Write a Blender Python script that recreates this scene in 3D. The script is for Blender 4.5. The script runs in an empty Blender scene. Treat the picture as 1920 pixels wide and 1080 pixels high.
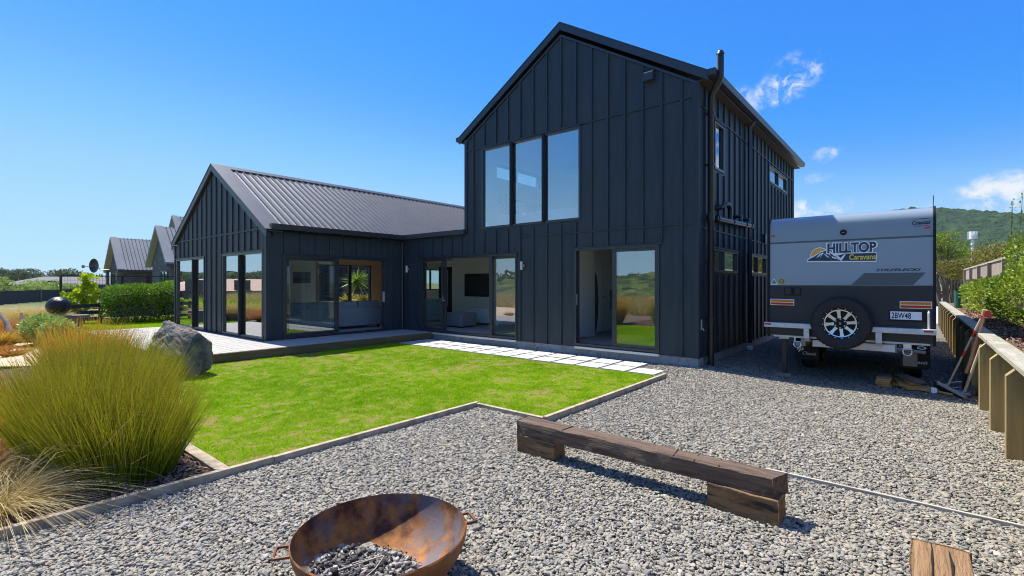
import bpy, math, random
import numpy as np
from mathutils import Vector, Matrix
rnd = random.Random(7); rng = np.random.default_rng(7)
S = bpy.context.scene; COL = S.collection
PI = math.pi; R_ = math.radians
# ------------------------------------------------------------------ camera
cd = bpy.data.cameras.new("camera"); cam = bpy.data.objects.new("camera", cd); COL.objects.link(cam)
cd.sensor_width = 36; cd.lens = 36 * 914 / 1920; cd.shift_y = -9 / 1920; cd.clip_start = .05; cd.clip_end = 8000
cam.location = (0, 0, 1.6); cam.rotation_euler = (PI / 2, 0, math.atan(760 / 914)); S.camera = cam
# ------------------------------------------------------------------ light
SUN_EL, SUN_TO = R_(58), Vector((-1, .035, 0)).normalized()       # horizontal direction towards the sun
W = bpy.data.worlds.new("World"); S.world = W; W.use_nodes = True
wn, wl = W.node_tree.nodes, W.node_tree.links; wn.clear()
sky = wn.new('ShaderNodeTexSky'); sky.sky_type = 'NISHITA'; sky.sun_disc = False
sky.sun_elevation = SUN_EL; sky.sun_rotation = math.atan2(SUN_TO.x, SUN_TO.y)
sky.air_density = 1.0; sky.dust_density = .0; sky.ozone_density = 3.0
sep = wn.new('ShaderNodeSeparateColor'); com = wn.new('ShaderNodeCombineColor'); wl.new(sky.outputs[0], sep.inputs[0])
GRADE = {0: [(0, .05), (.14, .034), (.18, .05), (.223, .12), (.29, .25), (.35, .335), (.8, .50), (1, .55)],       # photographic colour response of the sky
         1: [(0, .08), (.1, .16), (.24, .28), (.303, .345), (.378, .44), (.41, .51), (.554, .658), (.916, .783), (1, .8)],
         2: [(0, .45), (.2, .80), (.4, .95), (.8, .97), (1, .97)]}
for ch, cpts in GRADE.items():
    dv_ = wn.new('ShaderNodeMath'); dv_.operation = 'MULTIPLY'; dv_.inputs[1].default_value = .1; wl.new(sep.outputs[ch], dv_.inputs[0])
    fc = wn.new('ShaderNodeFloatCurve'); wl.new(dv_.outputs[0], fc.inputs['Value']); cu = fc.mapping.curves[0]
    cu.points[0].location = cpts[0]; cu.points[1].location = cpts[-1]
    for p_ in cpts[1:-1]: cu.points.new(*p_)
    fc.mapping.update()
    ml_ = wn.new('ShaderNodeMath'); ml_.operation = 'MULTIPLY'; ml_.inputs[1].default_value = 3.7; wl.new(fc.outputs[0], ml_.inputs[0]); wl.new(ml_.outputs[0], com.inputs[ch])
bg = wn.new('ShaderNodeBackground'); bg.inputs[1].default_value = .14
wo = wn.new('ShaderNodeOutputWorld')
tc = wn.new('ShaderNodeTexCoord')
nz = wn.new('ShaderNodeTexNoise'); nz.inputs['Scale'].default_value = 24; nz.inputs['Detail'].default_value = 10; nz.inputs['Roughness'].default_value = .66; nz.inputs['Distortion'].default_value = .35
wl.new(tc.outputs['Generated'], nz.inputs['Vector'])
def wmath(op, a, b=None, c=None):
    n = wn.new('ShaderNodeMath'); n.operation = op
    for i, v in enumerate((a, b, c)):
        if v is None: continue
        if isinstance(v, (int, float)): n.inputs[i].default_value = v
        else: wl.new(v, n.inputs[i])
    return n.outputs[0]
def wdot(vec):
    n = wn.new('ShaderNodeVectorMath'); n.operation = 'DOT_PRODUCT'
    wl.new(tc.outputs['Generated'], n.inputs[0]); n.inputs[1].default_value = vec
    return n.outputs['Value']
total = None
# clouds, seen ones then added unseen ones: azimuth (deg left of +Y negative = right), elevation, half width, half height (deg), tilt, density
for az, el, a, b, tilt, den in [(9.6, 20.3, 2.2, 1.75, 20, 1.0), (10.8, 19.3, 2.6, 1.5, 12, .95), (8.7, 21.1, .95, 1.35, 60, .6), (14.3, 19.1, 1.0, 1.25, 60, .7), (13.0, 18.3, 2.2, .85, 20, .75),
                                (6.8, 12.6, 1.3, .66, 8, .8), (7.1, 12.2, .8, .55, 0, .6), (7.9, 10.3, 1.45, .55, 10, .5), (8.2, 7.3, 2.4, .95, -4, .95), (4.7, 7.6, .85, .75, 0, .55),
                                (-4.5, 7.0, 2.9, 1.8, 6, 1.0), (-5.9, 7.4, 2.3, 1.6, 0, 1.0), (-2.9, 6.6, 2.2, 1.0, 0, 1.0), (-7.8, 7.1, 2.2, 1.8, 0, 1.0), (80.5, 1.5, 1.4, .3, 0, .25),
                                (-20, 15, 9, 6.5, 0, 1.0), (-52, 12, 11, 5, 4, .9), (-80, 20, 14, 6, 4, .9), (0, 66, 30, 16, 10, 1.0), (-60, 52, 22, 14, 0, 1.0), (60, 62, 16, 10, 20, .9), (120, 58, 20, 12, 0, 1.0), (180, 56, 26, 12, 0, 1.0), (-120, 48, 26, 14, 0, 1.0)]:  # out of view: clouds added for white fill light and side window reflections
    A, E = R_(az), R_(el)
    c = Vector((-math.sin(A) * math.cos(E), math.cos(A) * math.cos(E), math.sin(E)))
    t1 = Vector((math.cos(A), math.sin(A), 0)); t2 = c.cross(t1) * -1
    if t2.z < 0: t2 = -t2
    T = R_(tilt); u = t1 * math.cos(T) + t2 * math.sin(T); v = -t1 * math.sin(T) + t2 * math.cos(T)
    du = wmath('DIVIDE', wdot(u), math.radians(a)); dv = wmath('DIVIDE', wdot(v), math.radians(b))
    r2 = wmath('ADD', wmath('MULTIPLY', du, du), wmath('MULTIPLY', dv, dv))
    front = wmath('GREATER_THAN', wdot(c), .5)
    m = wmath('MULTIPLY', wmath('MULTIPLY', wmath('MAXIMUM', wmath('SUBTRACT', 1.0, wmath('MULTIPLY', r2, .55)), 0.0), front), den)
    total = m if total is None else wmath('MAXIMUM', total, m)
mask = wmath('MULTIPLY', total, wmath('MULTIPLY_ADD', nz.outputs['Fac'], 5.0, -1.95))
ms = wn.new('ShaderNodeMapRange'); ms.interpolation_type = 'SMOOTHSTEP'; wl.new(mask, ms.inputs[0])
ms.inputs[1].default_value = .06; ms.inputs[2].default_value = 1.05
mx = wn.new('ShaderNodeMix'); mx.data_type = 'RGBA'; wl.new(ms.outputs[0], mx.inputs[0]); wl.new(com.outputs[0], mx.inputs[6])
mx.inputs[7].default_value = (3.25, 3.4, 3.6, 1)
wl.new(mx.outputs[2], bg.inputs[0]); wl.new(bg.outputs[0], wo.inputs[0])
sl = bpy.data.lights.new("sun", 'SUN'); sun = bpy.data.objects.new("sun", sl); COL.objects.link(sun)
sl.energy = 4.6; sl.angle = R_(.5); sl.color = (1, .955, .88)
sdir = Vector((SUN_TO.x * math.cos(SUN_EL), SUN_TO.y * math.cos(SUN_EL), math.sin(SUN_EL)))
sun.rotation_euler = (-sdir).to_track_quat('-Z', 'Y').to_euler(); sun.location = (0, 0, 30)
S.view_settings.view_transform = 'Standard'; S.view_settings.look = 'None'; S.view_settings.exposure = .95; S.view_settings.gamma = 1
S.render.engine = 'CYCLES'; S.cycles.max_bounces = 8; S.cycles.transparent_max_bounces = 12; S.cycles.use_denoising = True; S.cycles.pixel_filter_type = 'BLACKMAN_HARRIS'; S.cycles.filter_width = 1.05
# ------------------------------------------------------------------ materials
def mk(name, c1, c2=None, scale=5, stretch=(1, 1, 1), rough=.6, metal=0, bump=0, bscale=None, rand=0, spec=.5, detail=5, lo=.35, hi=.65, attr=None, trans=0, c3=None, c3scale=1, c3lo=.55, c3hi=.7, coat=0, bdist=.01, instattr=None):
    m = bpy.data.materials.new(name); m.use_nodes = True; n, l = m.node_tree.nodes, m.node_tree.links
    b = n['Principled BSDF']; b.inputs['Roughness'].default_value = rough; b.inputs['Metallic'].default_value = metal
    b.inputs['Specular IOR Level'].default_value = spec; b.inputs['Coat Weight'].default_value = coat
    co = n.new('ShaderNodeTexCoord'); mp = n.new('ShaderNodeMapping'); mp.inputs['Scale'].default_value = stretch
    l.new(co.outputs['Object'], mp.inputs[0])
    def noise(sc, det=detail):
        t = n.new('ShaderNodeTexNoise'); t.inputs['Scale'].default_value = sc; t.inputs['Detail'].default_value = det; t.inputs['Roughness'].default_value = .6
        l.new(mp.outputs[0], t.inputs['Vector']); return t.outputs['Fac']
    def rng_(f, a, z):
        r = n.new('ShaderNodeMapRange'); l.new(f, r.inputs[0]); r.inputs[1].default_value = a; r.inputs[2].default_value = z; return r.outputs[0]
    def mix(f, a, z):
        x = n.new('ShaderNodeMix'); x.data_type = 'RGBA'
        if f is not None: l.new(f, x.inputs[0])
        for i, v in ((6, a), (7, z)):
            if isinstance(v, tuple): x.inputs[i].default_value = (*v, 1) if len(v) == 3 else v
            else: l.new(v, x.inputs[i])
        return x.outputs[2]
    col = c1
    if c2 is not None:
        if attr:
            at = n.new('ShaderNodeAttribute'); at.attribute_name = attr; f = at.outputs['Fac']
        else: f = rng_(noise(scale), lo, hi)
        col = mix(f, c1, c2)
    if c3 is not None: col = mix(rng_(noise(c3scale), c3lo, c3hi), col, c3)
    if rand:
        oi = n.new('ShaderNodeObjectInfo'); r = n.new('ShaderNodeMapRange'); l.new(oi.outputs['Random'], r.inputs[0])
        r.inputs[3].default_value = 1 - rand; r.inputs[4].default_value = 1 + rand
        h = n.new('ShaderNodeHueSaturation'); l.new(r.outputs[0], h.inputs['Value'])
        if isinstance(col, tuple): h.inputs['Color'].default_value = (*col, 1)
        else: l.new(col, h.inputs['Color'])
        col = h.outputs[0]
    if isinstance(col, tuple): b.inputs['Base Color'].default_value = (*col, 1)
    else: l.new(col, b.inputs['Base Color'])
    if bump:
        bp = n.new('ShaderNodeBump'); bp.inputs['Strength'].default_value = bump; bp.inputs['Distance'].default_value = bdist
        l.new(noise(bscale or scale * 3), bp.inputs['Height']); l.new(bp.outputs[0], b.inputs['Normal'])
    if trans:
        tr = n.new('ShaderNodeBsdfTranslucent'); ms_ = n.new('ShaderNodeMixShader'); ms_.inputs[0].default_value = trans
        if isinstance(col, tuple): tr.inputs[0].default_value = (*col, 1)
        else: l.new(col, tr.inputs[0])
        l.new(b.outputs[0], ms_.inputs[1]); l.new(tr.outputs[0], ms_.inputs[2]); l.new(ms_.outputs[0], n['Material Output'].inputs[0])
    m['col'] = 1
    return m
def glass(name, r0=.12, tint=(.86, .93, .9), rough=0.0):
    m = bpy.data.materials.new(name); m.use_nodes = True; n, l = m.node_tree.nodes, m.node_tree.links
    n.remove(n['Principled BSDF']); tr = n.new('ShaderNodeBsdfTransparent'); tr.inputs[0].default_value = (*tint, 1)
    gl = n.new('ShaderNodeBsdfGlossy'); gl.inputs['Roughness'].default_value = rough; gl.inputs[0].default_value = (.95, .97, 1, 1)
    lw = n.new('ShaderNodeLayerWeight'); lw.inputs[0].default_value = .5
    pw = n.new('ShaderNodeMath'); pw.operation = 'POWER'; l.new(lw.outputs['Facing'], pw.inputs[0]); pw.inputs[1].default_value = 4
    mr = n.new('ShaderNodeMapRange'); l.new(pw.outputs[0], mr.inputs[0]); mr.inputs[3].default_value = r0; mr.inputs[4].default_value = 1
    mi = n.new('ShaderNodeMixShader'); l.new(mr.outputs[0], mi.inputs[0]); l.new(tr.outputs[0], mi.inputs[1]); l.new(gl.outputs[0], mi.inputs[2])
    l.new(mi.outputs[0], n['Material Output'].inputs[0]); return m
M = {}
M['clad'] = mk('dark_cladding', (.024, .033, .042), (.034, .046, .057), 9, (1, 1, .12), .5, bump=.25, bscale=70, bdist=.004, spec=.35, c3=(.043, .053, .060), c3scale=.9, c3lo=.5, c3hi=.75)
M['trim'] = mk('dark_trim', (.030, .036, .046), (.036, .043, .055), 6, rough=.38, spec=.5)
M['alu'] = mk('dark_aluminium', (.030, .034, .042), rough=.32, spec=.6)
M['black'] = mk('black_paint', (.006, .007, .009), rough=.45, spec=.3)
M['roof'] = mk('grey_roof_metal', (.070, .072, .077), (.085, .087, .092), 1.2, rough=.42, metal=.3, bump=.05, bscale=4)
M['pipe'] = mk('dark_pipe_plastic', (.014, .016, .02), rough=.3)
M['soffit'] = mk('brown_soffit', (.07, .045, .035), rough=.7)
M['conc'] = mk('weathered_concrete', (.30, .30, .29), (.40, .39, .37), 3.5, rough=.9, bump=.4, bscale=40, c3=(.16, .16, .15), c3scale=7, c3lo=.5, c3hi=.72)
M['sill'] = mk('pale_sill_metal', (.62, .62, .60), rough=.4, metal=.3)
M['wall'] = mk('interior_white', (.84, .83, .81), rough=.85)
M['tanw'] = mk('interior_tan', (.42, .27, .15), (.46, .30, .17), 3, rough=.8)
M['ceil'] = mk('ceiling_white', (.88, .88, .87), rough=.9)
M['carpet'] = mk('grey_carpet', (.34, .32, .34), (.40, .38, .40), 60, rough=1, bump=.4, bscale=200)
M['glass'] = glass('window_glass', .13)
M['glassm'] = glass('reflective_window_glass', .32, (.86, .92, .9))
M['glassg'] = glass('gable_window_glass', .55, (.6, .68, .66))
M['glassb'] = glass('bedroom_window_glass', .47, (.96, .98, .98))
M['deck'] = mk('bleached_deck', (.30, .285, .255), (.39, .372, .335), 4, (.5, 9, 1), .8, bump=.25, bscale=25, rand=.06)
M['deckside'] = mk('deck_fascia_wood', (.12, .085, .035), (.17, .12, .06), 3, (6, .6, 6), .8, bump=.3, bscale=20)
M['paver'] = mk('pale_paver', (.43, .42, .385), (.53, .52, .48), 5, rough=.85, c3=(.34, .33, .295), c3scale=1.7, c3lo=.5, c3hi=.8, bump=.15, bscale=90, rand=.04)
M['edge'] = mk('weathered_edging', (.30, .235, .15), (.44, .365, .26), 5, (2, 2, 2), .85, bump=.5, bscale=25, c3=(.22, .17, .11), c3scale=3)
M['strip'] = mk('bleached_strip_wood', (.40, .355, .275), (.50, .455, .37), 5, rough=.8)
M['darkbed'] = mk('dark_fine_gravel', (.045, .043, .04), (.11, .105, .10), 60, rough=1, bump=1, bscale=80)
M['pine'] = mk('treated_pine', (.26, .19, .07), (.36, .27, .12), 3.5, (5, 5, .35), .7, bump=.35, bscale=16, c3=(.16, .10, .03), c3scale=1.3, c3lo=.6, c3hi=.75, rand=.15)
M['cap'] = mk('weathered_cap_wood', (.28, .255, .18), (.37, .345, .265), 4, (5, .5, 5), .75, bump=.35, bscale=14, rand=.1)
M['sleeper'] = mk('dark_sleeper', (.105, .066, .042), (.20, .13, .085), 5.0, (.6, 7, 7), .85, bump=1, bscale=9, c3=(.055, .034, .023), c3scale=3.2, c3lo=.5, c3hi=.68, bdist=.03)
M['sleeper_top'] = mk('sleeper_end_wood', (.20, .11, .045), (.30, .18, .085), 3.0, (6, .6, 6), .8, bump=.9, bscale=9, c3=(.10, .05, .02), c3scale=3, c3lo=.58, c3hi=.72, bdist=.02)
M['block'] = mk('split_block_wood', (.14, .078, .03), (.27, .16, .072), 3.5, (.7, 5, 5), .8, bump=1, bscale=9, c3=(.03, .018, .01), c3scale=5, c3lo=.5, c3hi=.68, bdist=.02)
M['crack'] = mk('wood_crack', (.012, .007, .004), rough=1)
M['rust'] = mk('rusted_steel', (.17, .06, .018), (.30, .125, .038), 6, rough=.62, metal=.25, bump=.25, bscale=60, c3=(.10, .038, .02), c3scale=3, c3lo=.47, c3hi=.62)
M['rustin'] = mk('burnt_rusted_steel', (.070, .022, .010), (.33, .13, .025), 6.5, rough=.72, metal=.1, bump=.2, bscale=60, c3=(.13, .11, .115), c3scale=4.0, c3lo=.52, c3hi=.66, lo=.38, hi=.58, spec=.35)
M['ash'] = mk('pale_ash', (.20, .18, .155), (.38, .345, .30), 30, rough=1, bump=1, bscale=90, c3=(.06, .058, .055), c3scale=14, c3lo=.48, c3hi=.62)
M['coal'] = mk('charcoal', (.012, .012, .013), (.42, .39, .35), attr='v', rough=.85, bump=.6, bscale=60)
M['rock'] = mk('grey_boulder', (.075, .08, .074), (.20, .195, .175), 7, rough=.95, bump=1, bscale=16, c3=(.28, .22, .165), c3scale=3.2, c3lo=.5, c3hi=.66, bdist=.05, spec=.2)
M['soil'] = mk('bark_mulch', (.10, .055, .035), (.19, .12, .08), 22, rough=1, bump=1, bscale=60, bdist=.03)
M['chip'] = mk('bark_chips', (.10, .05, .03), (.30, .20, .14), rough=.9, attr='v')
M['sand'] = mk('pale_sand', (.52, .38, .22), (.62, .48, .31), 2.5, rough=1, bump=.5, bscale=14, c3=(.34, .22, .11), c3scale=1.3, c3lo=.6, c3hi=.75)
M['gravel'] = mk('gravel_bed', (.10, .095, .085), (.20, .19, .165), 55, rough=1, bump=1, bscale=70, bdist=.02)
M['lawn'] = mk('lawn_soil', (.12, .125, .012), (.21, .135, .040), 12, rough=1)
M['field'] = mk('field_ground', (.12, .13, .035), (.22, .18, .07), .06, rough=1, c3=(.06, .10, .02), c3scale=.035, c3lo=.5, c3hi=.6, bump=1, bscale=2, bdist=.2)
M['asphalt'] = mk('pale_driveway', (.36, .36, .37), (.40, .40, .41), 2, rough=.9)
M['grass'] = mk('grass_blades', (.10, .28, .001), (.47, .72, .001), attr='v', rough=.5, trans=.35, spec=.04)
M['rush'] = mk('rush_stems', (.060, .155, .004), (.41, .35, .022), attr='v', rough=.5, trans=.25, spec=.2)
M['gold'] = mk('golden_stems', (.28, .175, .018), (.64, .40, .05), attr='v', rough=.5, trans=.3, spec=.2)
M['straw'] = mk('straw_stems', (.40, .29, .085), (.74, .60, .30), attr='v', rough=.5, trans=.3, spec=.2)
M['tuss'] = mk('tussock_stems', (.27, .20, .03), (.62, .47, .16), attr='v', rough=.5, trans=.3, spec=.2)
M['orange'] = mk('orange_stems', (.34, .13, .025), (.50, .25, .06), attr='v', rough=.5, trans=.3, spec=.2)
M['seed'] = mk('rush_seed_heads', (.14, .085, .008), (.42, .31, .03), attr='v', rough=.7, trans=.25, spec=.2)
M['leafd'] = mk('hedge_leaves', (.06, .145, .010), (.32, .48, .05), attr='v', rough=.4, trans=.25, spec=.2)
M['leafb'] = mk('bright_hedge_leaves', (.085, .165, .012), (.42, .52, .060), attr='v', rough=.38, trans=.3, spec=.2)
M['leafg'] = mk('shrub_leaves', (.17, .27, .04), (.56, .66, .20), attr='v', rough=.45, trans=.25, spec=.2)
M['leafv'] = mk('lime_leaves', (.20, .32, .008), (.55, .62, .02), attr='v', rough=.45, trans=.45, spec=.2)
M['leafk'] = mk('olive_tree_leaves', (.075, .08, .014), (.33, .28, .05), attr='v', rough=.6, trans=.2, spec=.2)
M['leafk2'] = mk('bright_tree_leaves', (.065, .12, .010), (.32, .39, .045), attr='v', rough=.6, trans=.2, spec=.2)
M['leaff'] = mk('far_tree_leaves', (.045, .07, .03), (.16, .20, .09), attr='v', rough=.7, trans=.15, spec=.2)
M['yucca'] = mk('yucca_leaves', (.09, .18, .02), (.30, .40, .06), attr='v', rough=.35, trans=.35, spec=.2)
M['crot'] = mk('yellow_bromeliad_leaves', (.34, .30, .05), (.62, .52, .13), attr='v', rough=.4, trans=.3, spec=.2)
M['bark'] = mk('tree_bark', (.06, .045, .032), (.12, .095, .07), 4, (1, 1, .3), .9, bump=.6, bscale=12)
M['hill'] = mk('forested_hill', (.012, .034, .014), (.045, .088, .026), .03, rough=1, c3=(.022, .055, .03), c3scale=.006, bump=1, bscale=.10, bdist=14, spec=.1)
M['hillb'] = mk('grassy_hill', (.05, .09, .018), (.11, .15, .03), .4, rough=1, c3=(.02, .04, .010), c3scale=.35, c3lo=.48, c3hi=.56, bump=1, bscale=.5, bdist=1)
M['fence'] = mk('dark_stained_fence', (.020, .019, .024), (.036, .034, .040), 5, (4, 4, .3), .8, rand=.15)
M['oldwood'] = mk('grey_brown_fence_wood', (.19, .15, .11), (.28, .235, .18), 3, (3, 3, .4), .85, bump=.3, bscale=12, rand=.12)
M['mesh'] = mk('green_black_mesh', (.012, .022, .018), rough=.5)
M['stone'] = mk('grey_block_wall', (.085, .085, .085), (.155, .155, .15), 4, rough=.9, bump=.6, bscale=10)
M['cream'] = mk('cream_soffit', (.40, .385, .32), rough=.8)
M['nroof'] = mk('pale_grey_roof_metal', (.20, .21, .21), (.25, .26, .26), 1, rough=.5, metal=.2)
M['brownw'] = mk('brown_weatherboard', (.24, .10, .045), (.30, .14, .06), 3, rough=.8)
M['tanroof'] = mk('tan_tile_roof', (.42, .29, .20), (.48, .34, .24), 1, rough=.9)
M['mauve'] = mk('far_grey_roof', (.075, .068, .078), (.095, .086, .098), .5, rough=.8)
M['white'] = mk('white_paint', (.78, .78, .77), rough=.5)
M['navy'] = mk('slate_wall', (.08, .11, .16), rough=.8)
M['vgrey'] = mk('caravan_grey_paint', (.255, .315, .36), rough=.30, spec=.5, coat=.25)
M['vgrey2'] = mk('caravan_grey_paint_darker', (.22, .275, .315), rough=.30, spec=.5, coat=.25)
M['vdark'] = mk('caravan_stripe_paint', (.075, .095, .105), rough=.35)
M['plate'] = mk('black_chequer_plate', (.010, .012, .018), rough=.38, spec=.6)
M['galv'] = mk('galvanised_steel', (.52, .53, .53), (.64, .65, .65), 9, rough=.45, metal=.35)
M['alloy'] = mk('machined_alloy', (.70, .70, .69), rough=.25, metal=.7)
M['rubber'] = mk('tyre_rubber', (.016, .014, .015), rough=.75, bump=.3, bscale=40)
M['red'] = mk('red_lens', (.42, .012, .02), rough=.2, coat=.5)
M['amber'] = mk('amber_lens', (.55, .16, .02), rough=.2, coat=.5)
M['lwhite'] = mk('white_sticker', (.80, .82, .84), rough=.4)
M['lnavy'] = mk('navy_sticker', (.018, .035, .075), rough=.4)
M['lyellow'] = mk('yellow_sticker', (.72, .60, .06), rough=.4)
M['lsun'] = mk('orange_sticker', (.72, .46, .05), (.80, .36, .03), 3, rough=.4)
M['lgreen'] = mk('green_sticker', (.03, .26, .13), rough=.4)
M['lgold'] = mk('gold_sticker', (.42, .32, .07), rough=.4)
M['lblack'] = mk('dark_sticker', (.012, .018, .03), rough=.4)
M['sofa'] = mk('grey_sofa_fabric', (.25, .26, .28), (.29, .30, .32), 80, rough=1, bump=.3, bscale=200)
M['teal'] = mk('teal_curtain', (.10, .30, .36), rough=.9, trans=.3)
M['blueg'] = mk('pale_blue_cabinet', (.34, .46, .50), rough=.5)
M['screen'] = mk('dark_screen', (.006, .007, .008), rough=.12)
M['linen'] = mk('white_linen', (.76, .77, .79), rough=.9, bump=.5, bscale=9, bdist=.03)
M['cushion'] = mk('slate_cushion', (.12, .14, .20), rough=.9)
M['lampsh'] = mk('grey_lampshade', (.24, .27, .33), rough=.8)
M['surf'] = mk('green_board', (.05, .14, .03), rough=.3)
M['plankw'] = mk('pine_offcut', (.38, .20, .06), (.50, .29, .10), 5, rough=.7, rand=.2)
M['plankt'] = mk('grey_offcut', (.16, .12, .10), (.22, .17, .15), 6, (6, 1, 1), .8, rand=.2)
M['ash_h'] = mk('ash_handle', (.42, .36, .28), (.50, .44, .36), 6, rough=.6)
M['tanh'] = mk('tan_handle', (.50, .26, .15), rough=.5)
M['redp'] = mk('red_paint', (.55, .03, .025), rough=.4)
M['yelp'] = mk('yellow_plastic', (.75, .42, .03), rough=.4)
M['steel'] = mk('dull_steel', (.22, .22, .23), rough=.45, metal=.7)
M['greymesh'] = mk('driftwood', (.08, .062, .048), (.17, .14, .115), 5, (1, 1, .2), .9, bump=.8, bscale=14)
M['ball'] = mk('glossy_black_weave', (.004, .004, .006), (.010, .009, .013), 30, rough=.33, bump=.8, bscale=9, bdist=.04, spec=.4)
M['guard'] = mk('green_mesh_guard', (.03, .16, .12), rough=.6, trans=.3)
M['art'] = mk('landscape_print', (.05, .09, .22), (.30, .26, .25), 2, (.1, .1, 3), .5)
# ------------------------------------------------------------------ helpers
ORG = {}
def setp(o, label=None, cat=None, group=None, kind=None):
    for k, v in (('label', label), ('category', cat), ('group', group), ('kind', kind)):
        if v: o[k] = v
    return o
def thing(name, label, cat, loc=(0, 0, 0), group=None):
    o = bpy.data.objects.new(name, None); COL.objects.link(o); o.location = loc; o.empty_display_size = .2
    ORG[o.name] = Vector(loc); return setp(o, label, cat, group)
def link(me, name, mat, parent=None, origin=None):
    o = bpy.data.objects.new(name, me); COL.objects.link(o)
    if mat is not None and not me.materials: me.materials.append(mat if not isinstance(mat, str) else M[mat])
    if parent is not None:
        o.parent = parent; ORG[o.name] = ORG[parent.name]
    else:
        ORG[o.name] = Vector(origin); o.location = origin
    return o
def np_mesh(name, V, Fq, mat, parent=None, v=None, smooth=False, kind=None):
    V = np.asarray(V, np.float32); Fq = np.asarray(Fq, np.int32)
    if parent is not None: org = np.array(ORG[parent.name])
    else: org = np.array([(V[:, 0].min() + V[:, 0].max()) / 2, (V[:, 1].min() + V[:, 1].max()) / 2, V[:, 2].min()])
    V = V - org.astype(np.float32)
    me = bpy.data.meshes.new(name); k = Fq.shape[1]
    me.vertices.add(len(V)); me.vertices.foreach_set('co', V.ravel())
    me.loops.add(Fq.size); me.loops.foreach_set('vertex_index', Fq.ravel())
    me.polygons.add(len(Fq)); me.polygons.foreach_set('loop_start', np.arange(0, Fq.size, k, dtype=np.int32))
    me.update(calc_edges=True)
    if v is not None:
        a = me.attributes.new('v', 'FLOAT', 'POINT'); a.data.foreach_set('value', np.asarray(v, np.float32))
    if smooth: me.polygons.foreach_set('use_smooth', np.ones(len(Fq), bool))
    o = link(me, name, mat, parent, org.tolist())
    if kind: o['kind'] = kind
    return o
class MB:
    def __init__(s): s.v = []; s.f = []; s.m = []; s.mi = 0
    def add(s, vs, fs):
        k = len(s.v); s.v += [tuple(p) for p in vs]; s.f += [tuple(i + k for i in f) for f in fs]; s.m += [s.mi] * len(fs); return s
    def box(s, x0, x1, y0, y1, z0, z1):
        x0, x1 = min(x0, x1), max(x0, x1); y0, y1 = min(y0, y1), max(y0, y1)
        return s.add([(x0, y0, z0), (x1, y0, z0), (x1, y1, z0), (x0, y1, z0), (x0, y0, z1), (x1, y0, z1), (x1, y1, z1), (x0, y1, z1)],
                     [(0, 3, 2, 1), (4, 5, 6, 7), (0, 1, 5, 4), (1, 2, 6, 5), (2, 3, 7, 6), (3, 0, 4, 7)])
    def obox(s, c, size, rot):
        h = Vector(size) / 2; b = [Vector((sx * h.x, sy * h.y, sz * h.z)) for sz in (-1, 1) for sx, sy in ((-1, -1), (1, -1), (1, 1), (-1, 1))]
        return s.add([Vector(c) + rot @ p for p in b], [(0, 3, 2, 1), (4, 5, 6, 7), (0, 1, 5, 4), (1, 2, 6, 5), (2, 3, 7, 6), (3, 0, 4, 7)])
    def prism(s, poly, axis, a0, a1):          # poly in the two other axes, order X,Y,Z without axis
        a0, a1 = min(a0, a1), max(a0, a1)
        def P(p, a):
            q = list(p); q.insert(axis, a); return tuple(q)
        n = len(poly); area = sum(poly[i][0] * poly[(i + 1) % n][1] - poly[(i + 1) % n][0] * poly[i][1] for i in range(n))
        sgn = area > 0
        if axis == 1: sgn = not sgn
        vs = [P(p, a0) for p in poly] + [P(p, a1) for p in poly]
        lo = tuple(range(n))[::-1] if sgn else tuple(range(n)); hi = tuple(range(n, 2 * n)) if sgn else tuple(range(n, 2 * n))[::-1]
        fs = [lo, hi]
        for i in range(n):
            j = (i + 1) % n; q = (i, j, j + n, i + n); fs.append(q if sgn else q[::-1])
        return s.add(vs, fs)
    def tube(s, pts, r, n=8, cap=True):
        pts = [Vector(p) for p in pts]; rs = r if isinstance(r, (list, tuple)) else [r] * len(pts); vs = []; fs = []; up = None
        for i, p in enumerate(pts):
            d = ((pts[min(i + 1, len(pts) - 1)] - p).normalized() + (p - pts[max(i - 1, 0)]).normalized()).normalized()
            if up is None: up = Vector((0, 0, 1)) if abs(d.z) < .9 else Vector((1, 0, 0))
            a = d.cross(up).normalized(); b = a.cross(d).normalized(); up = b
            for k in range(n): vs.append(p + (a * math.cos(2 * PI * k / n) + b * math.sin(2 * PI * k / n)) * rs[i])
        for i in range(len(pts) - 1):
            for k in range(n):
                k2 = (k + 1) % n; fs.append((i * n + k, (i + 1) * n + k, (i + 1) * n + k2, i * n + k2))
        if cap: fs += [tuple(range(n)), tuple(range((len(pts) - 1) * n, len(pts) * n))[::-1]]
        return s.add(vs, fs)
    def lathe(s, prof, c, n=32, axis='z', close=False):   # prof (r, h)
        vs = []; fs = []
        for r, h in prof:
            for k in range(n):
                a = 2 * PI * k / n; x, y = r * math.cos(a), r * math.sin(a)
                vs.append((c[0] + x, c[1] + y, c[2] + h) if axis == 'z' else (c[0] + x, c[1] - h, c[2] + y))
        m = len(prof)
        for i in range(m - (0 if close else 1)):
            i2 = (i + 1) % m
            for k in range(n):
                k2 = (k + 1) % n; fs.append((i * n + k, i * n + k2, i2 * n + k2, i2 * n + k))
        return s.add(vs, fs)
    def disc(s, c, r, n=24, axis='y', h=.01):
        return s.lathe([(.0001, 0), (r, 0), (r, h), (.0001, h)], c, n, 'y' if axis == 'y' else 'z')
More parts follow.
